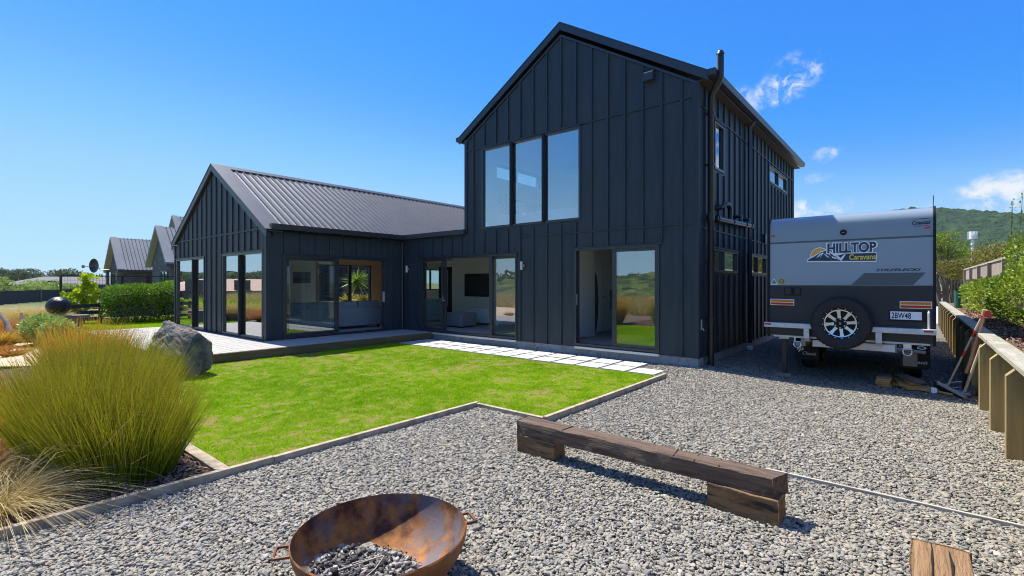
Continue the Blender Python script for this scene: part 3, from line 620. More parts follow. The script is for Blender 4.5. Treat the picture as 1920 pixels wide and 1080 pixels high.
# deck ------------------------------------------------------------------
deck = thing('timber_deck', 'low bleached timber deck wrapping the corner of the wing', 'deck', (-14, 4.5, 0))
m = MB(); y = 3.0; rr = random.Random(3)
while y < 9.38:
    x1 = -10.845
    x0 = -18.9 if y < 5.2 else -12.22
    cuts = [x0] + sorted(rr.uniform(x0 + .8, x1 - .8) for _ in range(2 if y < 5.2 else 0)) + [x1]
    for i in range(len(cuts) - 1): m.box(cuts[i] + .002, cuts[i + 1] - .002, y, y + .134, .155, .18 + rr.uniform(-.0015, .0015))
    y += .14
m.build('deck_boards', 'deck', deck)
m = MB(); m.box(-10.843, -10.81, 3.0, 9.41, .0, .172); m.box(-18.9, -10.843, 2.97, 3.0, 0, .172); m.box(-18.93, -18.9, 2.97, 5.3, 0, .172); m.build('fascia', 'deckside', deck)
m = MB(); m.box(-18.8, -10.9, 3.1, 5.3, .0, .14); m.box(-12.1, -10.9, 5.3, 9.3, 0, .14); m.build('bearers', 'fence', deck)
# pavers -----------------------------------------------------------------
for r, (y0, y1, xr, n) in enumerate(((8.10, 8.585, -3.53, 14), (8.645, 9.13, -4.10, 13))):
    for k in range(n):
        x1 = xr - .553 * k; x0 = x1 - .49
        if x0 < -10.9: continue
        mm = MB().box(x0, x1, y0 + rnd.uniform(-.006, .006), y1 + rnd.uniform(-.006, .006), -.03, .012 + rnd.uniform(-.002, .002))
        side = 'in the row against the house wall' if r else 'in the row along the lawn edge'
        lab = 'square pale paver %s' % side
        if k == 0: lab = 'square pale paver at the gravel end, %s' % side
        setp(mm.build('paver', 'paver', bevel=.004), lab, 'paver', 'pale square pavers beside the house wall' if k else None)
# edging boards ------------------------------------------------------------
def board(name, p, q, w, z0, z1, label, mat='edge'):
    a = Vector((p[0], p[1], 0)); b = Vector((q[0], q[1], 0)); d = (b - a); L = d.length; d.normalize()
    rot = Matrix(((d.x, -d.y, 0), (d.y, d.x, 0), (0, 0, 1)))
    mm = MB().obox((a + b) / 2 + Vector((0, 0, (z0 + z1) / 2)), (L, w, z1 - z0), rot)
    return setp(mm.build(name, mat, bevel=.004), label, 'edging board')
board('edging_board', (-4.42, -1.5), (-4.42, 1.98), .055, -.08, .06, 'timber edging board along the rush bed in front of the gravel')
board('edging_board', (-4.42, 1.985), (-4.42, 4.61), .055, -.08, .055, 'long timber edging board along the lawn left of the fire pit')
board('edging_board', (-4.394, 4.585), (-3.33, 4.585), .05, -.08, .045, 'short pale edging board at the lawn tip behind the bench end')
board('edging_board', (-3.30, 4.56), (-3.30, 8.05), .055, -.09, .065, 'timber edging board running from the bench to the paving')
board('edging_board', (-4.446, 1.60), (-7.5, 1.60), .10, -.08, .04, 'broad timber edging between the rushes and the lawn')
board('edging_board', (-1.0, 4.61), (.62, 4.60), .020, -.08, .015, 'thin pale edging strip crossing the gravel behind the bench', 'strip')
# ------------------------------------------------------------------ lettering
def text(body, x0, x1, z0, z1, y, mat, parent, name='lettering', bold=.0, shear=0.0, depth=.002):
    c = bpy.data.curves.new('t', 'FONT'); c.body = body; c.size = 1; c.offset = bold; c.shear = shear; c.extrude = 0; c.resolution_u = 4
    o = bpy.data.objects.new('t', c); COL.objects.link(o); bpy.context.view_layer.update()
    me = bpy.data.meshes.new_from_object(o.evaluated_get(bpy.context.evaluated_depsgraph_get())); bpy.data.objects.remove(o); bpy.data.curves.remove(c)
    P = np.array([v.co for v in me.vertices]); lo, hi = P.min(0), P.max(0)
    mb = MB(); k = [((p[0] - lo[0]) / (hi[0] - lo[0]) * (x1 - x0) + x0, y, (p[1] - lo[1]) / (hi[1] - lo[1]) * (z1 - z0) + z0) for p in P]
    mb.add(k, [tuple(f.vertices) for f in me.polygons]); bpy.data.meshes.remove(me)
    return mb.build(name, mat, parent)
def decal(poly, y, mat, parent, name, th=.0015):
    return MB().prism([(p[0], p[1]) for p in poly], 1, y - th, y).build(name, mat, parent)
# ------------------------------------------------------------------ caravan
CY, CX0, CX1, CYE = 9.80, -2.09, .22, 14.95
cv = thing('caravan', 'dark grey off-road caravan parked beside the black house, spare wheel on its back', 'caravan', (-.935, 9.8, 0))
prof = [(CY + .012, .67), (CY + .012, 2.60)] + [(CY + .012 + .22 * (1 - math.cos(a)), 2.60 + .17 * math.sin(a)) for a in np.linspace(.15, PI / 2, 8)] + [(CYE - .3, 2.77), (CYE, 2.5), (CYE, .9), (CYE - .6, .67)]
m = MB(); m.prism(prof, 0, CX0 + .03, CX1 - .03); m.build('body', 'vgrey', cv, smooth=True, angle=35)
def skin(z0, z1, mat, name, off=.006, x0=CX0 + .035, x1=CX1 - .035):
    pr = [(CY, z0), (CY, z1), (CY + .012, z1), (CY + .012, z0)]; return MB().prism(pr, 0, x0, x1).build(name, mat, cv)
up = [(CY, 2.335), (CY, 2.60)] + [(CY + .232 * (1 - math.cos(a)), 2.60 + .18 * math.sin(a)) for a in np.linspace(.15, PI / 2, 8)]
skin(1.565, 2.305, 'vgrey', 'rear_panel'); MB().prism(up + [(CY + .232, 2.765), (CY + .02, 2.335)], 0, CX0 + .035, CX1 - .035).build('upper_panel', 'vgrey2', cv, smooth=True, angle=35)
MB().box(CX0 + .035, CX1 - .035, CY + .003, CY + .012, 2.305, 2.335).build('seam_strip', 'vdark', cv)
# chequer plate with raised diamonds
m = MB(); m.box(CX0 + .035, CX1 - .035, CY - .004, CY + .012, .675, 1.56)
k = 0; z = .70
while z < 1.54:
    x = CX0 + .07 + (.02 if k % 2 else 0)
    j = 0
    while x < CX1 - .07:
        a = (PI / 4 if (j + k) % 2 else -PI / 4); c, s = math.cos(a), math.sin(a)
        m.add([(x - .016 * c, CY - .0045, z - .016 * s), (x - .005 * s * -1, CY - .0085, z - .005 * c), (x + .016 * c, CY - .0045, z + .016 * s), (x - .005 * s, CY - .0085, z + .005 * c)], [(0, 1, 2, 3)])
        x += .04; j += 1
    z += .04; k += 1
m.build('chequer_plate', 'plate', cv)
cp = [(CY - .02, .64), (CY - .02, 2.60)] + [(CY - .02 + .25 * (1 - math.cos(a)), 2.60 + .20 * math.sin(a)) for a in np.linspace(.15, PI / 2, 8)] + [(CY + .23, 2.75)] + [(CY + .03 + .20 * (1 - math.cos(a)), 2.58 + .17 * math.sin(a)) for a in np.linspace(PI / 2, .15, 8)] + [(CY + .03, 2.58), (CY + .03, .64)]
for x0, x1 in ((CX0, CX0 + .034), (CX1 - .034, CX1)): MB().prism(cp, 0, x0, x1).build('corner_trim', 'black', cv, smooth=True, angle=35)
for x0, x1 in ((CX0 + .004, CX0 + .029), (CX1 - .029, CX1 - .004)):
    MB().box(x0, x1, CY + .3, CYE - .35, 1.55, 2.74).build('side_panel', 'vgrey', cv); MB().box(x0, x1, CY + .03, CYE - .1, .67, 1.545).build('side_panel', 'plate', cv)
m = MB(); m.box(-1.7, -1.15, 10.7, 11.3, 2.765, 2.85); m.build('roof_hatch', 'lwhite', cv, bevel=.02)
m = MB(); m.box(-1.0, -.2, 11.6, 12.6, 2.765, 2.92); m.build('roof_air_conditioner', 'lwhite', cv, bevel=.05)
MB().box(-.80, CX1 - .04, CY + .5, CYE - .6, 2.765, 2.80).build('roof_rail', 'vgrey2', cv)
MB().tube([(CX1 - .03, CY + .35, 2.74), (CX1 - .025, CY + .33, 2.98)], .006, 6).build('antenna', 'black', cv)
# marker lights, camera, power inlet
for x, z in ((-2.01, 2.45), (.115, 2.455)):
    ml = MB().box(x - .03, x + .03, CY - .012, CY, z - .016, z + .016).build('marker_light', 'red', cv, bevel=.005)
rc = MB().lathe([(.0001, .045), (.03, .042), (.045, .02), (.048, 0)], (-.95, CY, 2.45), 18, 'y').build('reversing_camera', 'black', cv, smooth=True); MB().box(-.965, -.93, CY - .05, CY - .042, 2.438, 2.45).build('lens', 'amber', rc)
pi_ = MB().box(-1.83, -1.56, CY - .012, CY - .004, 1.385, 1.525).build('power_inlet', 'black', cv, bevel=.004); MB().box(-1.81, -1.71, CY - .028, CY - .012, 1.40, 1.51).box(-1.66, -1.58, CY - .028, CY - .012, 1.40, 1.51).build('cover', 'pipe', pi_, bevel=.004)
# tail lights
for x0, x1 in ((-2.05, -1.665), (-.215, .175)):
    tl = MB().box(x0, x1, CY - .028, CY - .004, 1.205, 1.32).build('tail_light', 'alloy', cv, bevel=.008)
    MB().box(x0 + .012, x1 - .012, CY - .036, CY - .028, 1.268, 1.308).build('amber_lens', 'amber', tl); MB().box(x0 + .012, x1 - .012, CY - .036, CY - .028, 1.217, 1.255).build('red_lens', 'red', tl)
# number plate
npl = MB().box(-.33, .055, CY - .02, CY - .014, 1.03, 1.155).build('number_plate', 'lwhite', cv, bevel=.002)
text('2BW48', -.315, -.075, 1.045, 1.14, CY - .0215, 'lblack', npl, bold=.02)
MB().box(-.35, .13, CY - .015, CY - .004, 1.0, 1.165).build('plate_holder', 'black', npl)
MB().box(.07, .125, CY - .05, CY - .015, 1.03, 1.15).build('plate_lamp', 'black', cv)
MB().tube([(.135, CY - .0, .86), (.135, CY - .05, .9), (.135, CY - .05, 1.14), (.135, CY, 1.18)], .016, 8).build('grab_handle', 'galv', cv, smooth=True)
# bumpers
for x0, x1, rx in ((-2.12, -1.33, -2.06), (-.58, .22, .13)):
    b_ = MB().box(x0, x1, CY - .16, CY - .02, .82, .90).build('bumper', 'galv', cv, bevel=.004); MB().box(rx - .055, rx + .055, CY - .166, CY - .16, .858, .885).build('reflector', 'red', b_)
for x in (-1.46, -.47):
    MB().prism([(CY - .13, .82), (CY - .17, .82), (CY - .17, .66), (CY - .12, .60), (CY + .05, .58), (CY + .05, .62), (CY - .09, .64), (CY - .13, .68)], 0, x - .04, x + .04).build('bumper_arm', 'galv', cv)
MB().box(-1.39, -.27, CY - .02, CY + .05, .51, .62).build('cross_beam', 'galv', cv)
m = MB(); m.box(-2.0, -1.2, CY + .01, CY + .06, .64, .67); m.build('chassis_rail', 'galv', cv); m = MB(); m.box(-.7, .15, CY + .01, CY + .06, .64, .67); m.build('chassis_rail', 'galv', cv)
m = MB(); m.box(-1.65, -1.5, CY, CYE - .2, .5, .64); m.box(-.4, -.25, CY, CYE - .2, .5, .64); m.tube([(-.27, CY + .05, .56), (.1, CY + .05, .53)], .03, 8); m.build('chassis', 'steel', cv)
MB().box(-1.95, .1, CY + .3, CYE - .4, .6, .668).build('underbody', 'black', cv)
# spare wheel
wx, wz, wy = -.965, .945, CY - .20
sw = thing('spare_wheel', None, None, (-.935, 9.8, 0)); sw.parent = cv; sw.location = (0, 0, 0)
tp = [(.245, .02), (.265, .0), (.30, -.012), (.36, -.018), (.395, -.005), (.412, .03), (.416, .10), (.412, .17), (.39, .2), (.30, .205), (.245, .19)]
m = MB(); m.lathe([(r, -(h - .1)) for r, h in tp], (wx, wy + .0, wz), 64, 'y', close=True)
for k in range(46):
    a = 2 * PI * k / 46
    for yy, da in ((-.055, 0), (.0, .07), (.055, 0)):
        aa = a + da; c = (wx + .413 * math.cos(aa), wy + yy, wz + .413 * math.sin(aa))
        m.obox(c, (.022, .046, .042), Matrix.Rotation(-aa, 3, 'Y'))
    c = (wx + .393 * math.cos(a), wy - .093, wz + .393 * math.sin(a)); m.obox(c, (.035, .02, .026), Matrix.Rotation(-a, 3, 'Y'))
m.build('tyre', 'rubber', sw, smooth=True, angle=30)
MB().lathe([(.25, .06), (.262, .085), (.245, .09), (.225, .08), (.225, -.06), (.25, -.06)], (wx, wy, wz), 48, 'y', close=True).build('rim', 'black', sw, smooth=True)
MB().lathe([(.212, .082), (.226, .088), (.226, .094), (.208, .090)], (wx, wy, wz), 48, 'y', close=True).build('rim_ring', 'alloy', sw, smooth=True)
MB().lathe([(.0001, .02), (.22, .02), (.22, .0), (.0001, .0)], (wx, wy, wz), 32, 'y').build('wheel_dish', 'black', sw)
m = MB()
for k in range(8):
    a = 2 * PI * k / 8 + .12; t = Vector((math.cos(a), 0, math.sin(a))); n = Vector((-math.sin(a), 0, math.cos(a))); o = Vector((wx, wy, wz))
    q = []
    for r, w, yy in ((.075, .026, -.075), (.15, .021, -.083), (.212, .030, -.089)): q += [o + t * r + n * w + Vector((0, yy, 0)), o + t * r - n * w + Vector((0, yy, 0))]
    q += [p + Vector((0, .03, 0)) for p in q]
    m.add(q, [(0, 2, 3, 1), (2, 4, 5, 3), (0, 6, 8, 2), (2, 8, 10, 4), (1, 3, 9, 7), (3, 5, 11, 9)])
m.build('spoke', 'alloy', sw)
MB().lathe([(.0001, .10), (.04, .10), (.045, .09), (.088, .08), (.088, .04)], (wx, wy, wz), 24, 'y').build('hub_cap', 'black', sw, smooth=True)
m = MB()
for k in range(6):
    a = 2 * PI * k / 6 + .5; m.lathe([(.0001, .012), (.010, .010), (.011, 0)], (wx + .072 * math.cos(a), wy - .085, wz + .072 * math.sin(a)), 8, 'y')
for k in range(16):
    a = 2 * PI * k / 16 + .1; m.lathe([(.0001, .010), (.008, .008), (.009, 0)], (wx + .243 * math.cos(a), wy - .088, wz + .243 * math.sin(a)), 8, 'y')
m.build('bolt', 'alloy', sw)
MB().box(wx - .012, wx + .012, wy - .106, wy - .10, wz - .015, wz + .015).build('badge', 'lgold', sw)
# running wheels, flaps, stabiliser leg, shackles
for x in (-1.62, -.06):
    for yy in (11.2, 12.1):
        w_ = MB().lathe([(.2, -.1), (.36, -.12), (.385, -.08), (.385, .08), (.36, .12), (.2, .1)], (0, 0, 0), 40, 'y', close=True)
        w_.v = [(x + q[1], yy + q[0], .325 + q[2]) for q in w_.v]; ww = w_.build('wheel', 'rubber', cv, smooth=True)
for x0, x1 in ((-1.80, -1.42), (-.20, .16)):
    m = MB(); m.prism([(x0, .64), (x1, .64), (x1 + .01, .2), (x1 - .05, .16), (x0 + .03, .16), (x0 - .01, .2)], 1, 10.62, 10.635); fl = m.build('mud_flap', 'rubber', cv)
    text('fp', x0 + .03, x0 + .15, .30, .41, 10.617, 'lwhite', fl, shear=.3, bold=.03); text('Chassis', x0 + .13, x1 - .03, .25, .31, 10.617, 'lwhite', fl, shear=.25)
MB().box(-.19, .0, 10.60, 10.616, .2, .44).build('splash_guard', 'steel', cv)
sl_ = MB().box(-1.885, -1.815, 9.93, 10.0, -.02, .64).build('stabiliser_leg', 'pipe', cv); MB().box(-1.97, -1.73, 9.86, 10.08, -.07, -.022).build('foot_plate', 'oldwood', sl_); MB().box(-1.93, -1.77, 9.89, 10.02, .60, .66).build('bracket', 'galv', sl_)
for x in (-1.62, -.12):
    m = MB(); P = [(x + .055 * math.cos(a), CY - .005, .525 + .055 * math.sin(a)) for a in np.linspace(PI * .85, PI * 2.15, 12)]; m.tube(P, .011, 8); m.tube([(x - .06, CY - .005, .57), (x + .06, CY - .005, .57)], .014, 8); m.box(x - .05, x + .05, CY, CY + .04, .57, .65); m.build('shackle', 'alloy', cv, smooth=True)
m = MB(); m.tube([(.05 + .05 * math.cos(a), CY + .02, .60 + .02 * math.sin(a)) for a in np.linspace(0, 2 * PI, 10)], .008, 6); m.build('hook', 'alloy', cv)
# graphics on the back
sg = decal([(-1.475, 1.965), (-.505, 1.965), (-.505, 1.985), (-1.475, 1.985)], CY - .003, 'lwhite', cv, 'company_sign')
K = lambda u, v: (-1.475 + (u - 175) / (1700 - 175) * .97, 1.965 + (525 - v - (u - 175) * .0) / (525 - 110) * .335 - 0.0)
def kp(pts): return [K(u, v + (u - 175) / 1525 * 30) for u, v in pts]
decal(kp([(240, 470), (242, 380), (290, 290), (370, 230), (470, 208), (560, 225), (640, 262), (720, 340), (760, 470)]), CY - .0032, 'lwhite', sg, 'sun_outline')
decal(kp([(262, 430), (262, 380), (305, 300), (380, 245), (470, 226), (550, 240), (610, 270), (600, 430)]), CY - .0048, 'lsun', sg, 'sun_disc')
decal(kp([(175, 525), (175, 460), (250, 425), (370, 370), (500, 290), (560, 285), (625, 245), (760, 330), (860, 340), (1000, 330), (1100, 300), (1180, 330), (1690, 320), (1715, 360), (1700, 500), (1700, 525)]), CY - .0062, 'lwhite', sg, 'hill_outline')
decal(kp([(195, 500), (200, 478), (270, 440), (380, 390), (500, 312), (560, 305), (625, 268), (690, 318), (760, 372), (860, 430), (940, 490), (940, 500)]), CY - .0078, 'lnavy', sg, 'mountain')
decal(kp([(960, 500), (1010, 430), (1060, 345), (1110, 320), (1180, 350), (1680, 340), (1695, 365), (1680, 500)]), CY - .0078, 'lnavy', sg, 'mountain')
for p in ([(390, 440), (470, 350), (530, 320), (560, 335), (480, 430), (520, 340), (460, 400)], [(545, 330), (600, 360), (660, 400), (760, 480), (700, 430), (640, 420)], [(640, 290), (700, 335), (720, 400), (690, 370)], [(740, 400), (830, 430), (940, 488), (840, 455), (760, 440)]):
    decal(kp(p), CY - .0094, 'lwhite', sg, 'snow')
decal(kp([(810, 400), (900, 385), (1040, 345), (960, 420), (940, 440), (900, 405)]), CY - .0078, 'lnavy', sg, 'mountain')
text('HILLTOP', -1.195, -.488, 2.09, 2.288, CY - .0095, 'lwhite', sg, bold=.085); text('HILLTOP', -1.175, -.508, 2.106, 2.274, CY - .0112, 'lnavy', sg, bold=.035)
text('Caravans', -.868, -.515, 1.986, 2.078, CY - .0112, 'lyellow', sg, bold=.02)
for s_, z in (('STRZELECKI', (1.79, 1.832)),): text(s_, -.52, .045, *z, CY - .0025, 'lblack', cv, shear=.35, bold=.03)
decal([(-.84, 1.572), (-.05, 1.572), (.10, 1.765), (-.665, 1.765)], CY - .001, 'vdark', cv, 'stripe')
text('Coastal', -.065, .155, 2.505, 2.565, CY - .0025, 'lblack', cv, shear=.2, bold=.03); text('ADVENTURE', -.04, .13, 2.475, 2.49, CY - .0025, 'lblack', cv)
decal([(-.06, 2.585), (.06, 2.60), (.14, 2.598), (.135, 2.588), (.06, 2.592)], CY - .001, 'lblack', cv, 'swoosh')
st = decal([(-2.055, 1.575), (-1.925, 1.575), (-1.99, 1.69)], CY - .001, 'lwhite', cv, 'sticker'); decal([(-2.035, 1.592), (-1.945, 1.592), (-1.99, 1.672)], CY - .003, 'lgreen', st, 'sticker_print')
m = MB(); m.disc((-1.87, CY - .0, 1.633), .052, 24, 'y', .002); st = m.build('sticker', 'lgold', cv); m = MB(); m.disc((-1.87, CY - .002, 1.633), .036, 20, 'y', .002); s2 = m.build('sticker_ring', 'lblack', st); m = MB(); m.disc((-1.87, CY - .004, 1.633), .026, 20, 'y', .002); m.build('sticker_print', 'lgold', st)
# ------------------------------------------------------------------ fire bowl
BX, BYc, BZ, BR = -2.161, 1.530, .30, .445
fb = thing('fire_bowl', 'round rusty steel fire bowl holding ash and charcoal on the gravel', 'fire bowl', (BX, BYc, 0))
bowlz = lambda r: .02 + (BZ - .02) * (1 - max(0, 1 - (min(r, BR) / BR) ** 3.0) ** .62)
arc = [(BR * q, bowlz(BR * q)) for q in [0, .15, .3, .42, .52, .6, .68, .75, .81, .86, .9, .93, .955, .975, .99, 1.0]]
po = [(max(r, .0001), h + .002) for r, h in arc]; pi2 = [(max(r - .006, .0001), h + .008) for r, h in arc[::-1]]
m = MB(); m.lathe([(r, h) for r, h in po], (BX, BYc, 0), 96); m.build('bowl', 'rust', fb, smooth=True)
m = MB(); m.lathe([(BR, BZ + .002)] + [(r, h) for r, h in pi2], (BX, BYc, 0), 96); m.build('bowl_lining', 'rustin', fb, smooth=True)
for ang in (math.atan2(1.104 - BYc, -2.445 - BX), math.atan2(2.022 - BYc, -1.949 - BX)):
    d = Vector((math.cos(ang), math.sin(ang), 0)); n = Vector((-d.y, d.x, 0)); o = Vector((BX, BYc, .262))
    P = [o + d * (BR - .015) + n * .055, o + d * (BR + .060) + n * .056, o + d * (BR + .068) + n * .048, o + d * (BR + .068) - n * .048, o + d * (BR + .060) - n * .056, o + d * (BR - .015) - n * .055]
    m = MB(); m.tube(P, .0085, 8); m.build('handle', 'rust', fb, smooth=True)
m = MB(); m.lathe([(.14, -.02), (.15, .0), (.12, .03), (.1, -.02)], (BX, BYc, 0), 32, close=True); m.build('base_ring', 'rust', fb)
# ash bed: lumpy disc
def ashz(x, y, q):
    return bowlz(math.hypot(x - BX, y - BYc)) + .006 + (1 - q ** 2.0) * (.066 + .008 * math.sin(x * 31) * math.sin(y * 27))
AX, AY = BX - .045, BYc - .075
V = []; F = []; nr, na = 14, 64
for i in range(nr + 1):
    for k in range(na):
        r = (.30 + .008 * math.sin(3 * k * .0982) + .012 * math.sin(11 * k * .0982)) * i / nr; a = 2 * PI * k / na; x, y = AX + r * math.cos(a), AY + r * math.sin(a)
        z = ashz(x, y, i / nr) + (.010 * rnd.random() if i < nr else 0)
        V.append((x, y, z))
for i in range(nr):
    for k in range(na): F.append((i * na + k, i * na + (k + 1) % na, (i + 1) * na + (k + 1) % na, (i + 1) * na + k))
o = np_mesh('ash', V, F, 'ash', kind='stuff', smooth=True); o['label'] = 'pale ash heaped in the rusty fire bowl'
CV = []; CF = []; CA = []
for k in range(2300):
    big_ = k < 620; a = rnd.uniform(0, 2 * PI); r = (.265 if big_ else .31) * rnd.random() ** .58; x, y = AX + r * math.cos(a), AY + r * math.sin(a)
    s = rnd.uniform(.005, .013) * (1.5 if rnd.random() < .15 else 1) if big_ else rnd.uniform(.0015, .006)
    ro = Matrix.Rotation(rnd.uniform(0, 6), 3, 'Z') @ Matrix.Rotation(rnd.uniform(0, 6), 3, 'X'); c = Vector((x, y, ashz(x, y, min(1, r / .30)) + s * .35 + (rnd.uniform(0, .012) if big_ else .002)))
    vs = [c + ro @ Vector(((sx + rnd.uniform(-.5, .5)) * s, (sy + rnd.uniform(-.5, .5)) * s * .8, (sz + rnd.uniform(-.4, .4)) * s * .55)) for sz in (-1, 1) for sx, sy in ((-1, -1), (1, -1), (1, 1), (-1, 1))]
    n0 = len(CV); CV += [tuple(p) for p in vs]; CF += [tuple(n0 + q for q in f) for f in ((0, 3, 2, 1), (4, 5, 6, 7), (0, 1, 5, 4), (1, 2, 6, 5), (2, 3, 7, 6), (3, 0, 4, 7))]
    t_ = rnd.uniform(0, .25) if rnd.random() < (.8 if big_ else .5) else rnd.uniform(.5, 1); CA += [min(1, max(0, t_ + rnd.uniform(-.08, .08))) for _ in range(8)]
o = np_mesh('charcoal', CV, CF, 'coal', None, CA, kind='stuff'); o['label'] = 'black broken charcoal and grey flakes lying on the ash'
for pts, lab in (([(BX - .12, BYc - .1, .13), (BX - .02, BYc + .03, .15), (BX + .03, BYc - .06, .14), (BX + .07, BYc - .22, .13)], 'thin bent dry twig lying across the charcoal'), ([(BX - .12, BYc - .18, .13), (BX - .03, BYc + .03, .148)], 'short straight dry twig on the ash')):
    mm = MB(); mm.tube(pts, .0028, 6); setp(mm.build('twig', 'ash_h'), lab, 'twig')
# ------------------------------------------------------------------ timber bench and near sleeper bench
def rough_beam(mb, x0, x1, y0, y1, z0, z1, n=24, amp=.008, seed=1, skewr=0.0):
    g = random.Random(seed); ring = [(y0, z0), ((y0 + y1) / 2, z0), (y1, z0), (y1, (z0 + z1) / 2), (y1, z1), (y0 + (y1 - y0) * .66, z1), (y0 + (y1 - y0) * .33, z1), (y0, z1), (y0, (z0 + z1) / 2)]
    k = len(ring); vs = []; w = [g.uniform(-1, 1) * amp for _ in range(k)]
    for i in range(n + 1):
        t = i / n; x = x0 + (x1 - x0) * t; w = [a * .7 + g.uniform(-1, 1) * amp * .7 for a in w]
        for j, (y, z) in enumerate(ring): vs.append((x + (skewr * ((y - y0) / (y1 - y0)) if i == n else 0) + (g.uniform(-.004, .004) if i in (0, n) else 0), y + w[j], z + w[(j + 3) % k] * .8))
    fs = [(i * k + j, (i + 1) * k + j, (i + 1) * k + (j + 1) % k, i * k + (j + 1) % k) for i in range(n) for j in range(k)]
    fs = [f[::-1] for f in fs]
    return mb.add(vs, fs + [tuple(range(k)), tuple(range(n * k, n * k + k))[::-1]])
tb = thing('timber_bench', 'low bench of one long dark railway sleeper on two short blocks', 'bench', (-1.8, 3.7, 0))
m = MB(); rough_beam(m, -2.93, -.735, 3.60, 3.785, .165, .295, 40, .006, 4, .05); m.build('seat_beam', 'sleeper', tb, bevel=.006, smooth=True, angle=55)
m = MB(); rough_beam(m, -2.92, -2.50, 3.60, 3.77, -.02, .162, 8, .008, 5); m.build('foot_block', 'block', tb, bevel=.006, smooth=True, angle=55)
m = MB(); rough_beam(m, -1.16, -.70, 3.585, 3.79, -.02, .168, 8, .010, 6); m.build('foot_block', 'block', tb, bevel=.006, smooth=True, angle=55)
m = MB()
for x in (-2.42, -1.43, -1.27, -1.1): m.obox((x, 3.69, .2955), (.006, .17, .006), Matrix.Rotation(rnd.uniform(-.2, .2), 3, 'Z'))
m.build('crack', 'crack', tb)
nb = thing('sleeper_seat', 'end of a brown split sleeper seat at the bottom edge, nearest the camera', 'bench', (.08, 2.4, 0))
m = MB(); rough_beam(m, 0, 1.4, -.1, .1, .12, .345, 20, .006, 9); m.v = [(.082 - p[1] * 1, 3.10 - p[0], p[2]) for p in m.v]; m.build('seat_beam', 'sleeper_top', nb, bevel=.008)
for a0, a1, x in ((0, .55, .045), (0.05, .4, .11), (.3, .9, .08)):
    m = MB(); P = [(x + .008 * math.sin(3 * t + a1) + rnd.uniform(-.002, .002), 3.10 - a0 - (a1 - a0) * t, .3465) for t in np.linspace(0, 1, 9)]
    w = [(.0006 + .0042 * math.sin(PI * min(1, t * 1.2 + .05))) * rnd.uniform(.5, 1.3) for t in np.linspace(0, 1, 9)]
    m.add([(p[0] + s * q, p[1], p[2] + .0035) for p, q in zip(P, w) for s in (-1, 1)], [(2 * i, 2 * i + 1, 2 * i + 3, 2 * i + 2) for i in range(8)]); m.build('crack', 'crack', nb)
m = MB(); rough_beam(m, .1, .5, -.1, .1, -.03, .118, 8, .006, 10); m.v = [(.082 - p[1], 3.10 - p[0], p[2]) for p in m.v]; m.build('foot_block', 'block', nb)
# ------------------------------------------------------------------ boulder
bm = bmesh = None
import bmesh
b2 = bmesh.new(); bmesh.ops.create_icosphere(b2, subdivisions=6, radius=1)
P = np.array([v.co for v in b2.verts]); nr_ = noise3(P, 1.6, 5) * .12 + noise3(P, 4.5, 6) * .09 + np.abs(noise3(P, 9, 7)) * .09 + np.abs(noise3(P, 20, 8)) * .05
g_ = np.random.default_rng(11)
rad = np.ones(len(P)) * 1.25
for k in range(16):
    n_ = unit(g_.normal(size=3)); dd = P @ n_; rad = np.where(dd > .15, np.minimum(rad, g_.uniform(.74, 1.0) / np.maximum(dd, .15)), rad)
Q = P * (np.minimum(rad, 1.15) + nr_ * .6)[:, None]
right = Vector((.769, .639, 0)); fwdv = Vector((-.639, .769, 0))
qx, qy, qz = Q[:, 0] * .46, Q[:, 1] * .42, Q[:, 2] * .52 + .40
qx = qx - .30 * (np.clip(qz, 0, 1.2) - .35) * 1.0
cx, cy_ = -9.98, 2.88
Vb = np.stack([cx + qx * right.x + qy * fwdv.x, cy_ + qx * right.y + qy * fwdv.y, np.maximum(qz, -.05)], 1)
Fb = np.array([[v.index for v in f.verts] for f in b2.faces]); b2.free()
setp(np_mesh('boulder', Vb, Fb, 'rock', smooth=True), 'large grey leaning boulder on the lawn at the deck corner', 'boulder')
# ------------------------------------------------------------------ retaining wall on the right
rw = thing('retaining_wall', 'low treated pine retaining wall with chamfered posts and a flat cap, right of the gravel', 'retaining wall', (.75, 10, 0))
ys = [6.40 + 1.27 * k for k in range(-5, 16)]
for y in ys:
    zb = -.12; zt = .83
    m = MB(); m.prism([(.843, zb), (.843, zt), (.715, zt), (.632, zt - .09), (.632, zb)], 1, y, y + .095); m.build('post', 'pine', rw, bevel=.004)
for k in range(len(ys) - 1):
    for q_ in range(3):
        m = MB(); m.box(.672 + rnd.uniform(-.003, .003), .842, ys[k] + .05 + q_ * .4233, ys[k] + .05 + (q_ + 1) * .4233 - .004, .832, .878 + rnd.uniform(-.002, .002)); m.build('cap_board', 'cap', rw, bevel=.003)
for i, z in enumerate((-.1, .09, .28, .47, .66)):
    m = MB(); m.box(.846, .89, ys[0], ys[-1], z + .004, z + .184); m.build('wall_board', 'pine', rw)
# timber fence with fins beyond the hedge
tf = thing('slatted_fence', 'long grey brown timber fence with deep fins and sloping cap above the hedge', 'fence', (2.1, 28, .8))
for k in range(9):
    y = 16.6 + 4.0 * k; m = MB(); m.box(1.95, 2.5, y, y + .14, .6, 2.33); m.build('fin', 'oldwood', tf)
m = MB(); m.box(2.02, 2.62, 16.3, 49.2, 2.332, 2.40); m.build('cap', 'cap', tf)
for k in range(8):
    y = 16.74 + 4.0 * k; m = MB(); m.box(2.06, 2.10, y + .0, y + 3.86, 1.80, 2.33)
    m.build('upper_panel', 'oldwood', tf); m = MB()
    for j in range(18): m.box(2.3, 2.34, y + .03 + j * .212, y + .17 + j * .212, .6, 1.5)
    m.build('slat_panel', 'oldwood', tf)
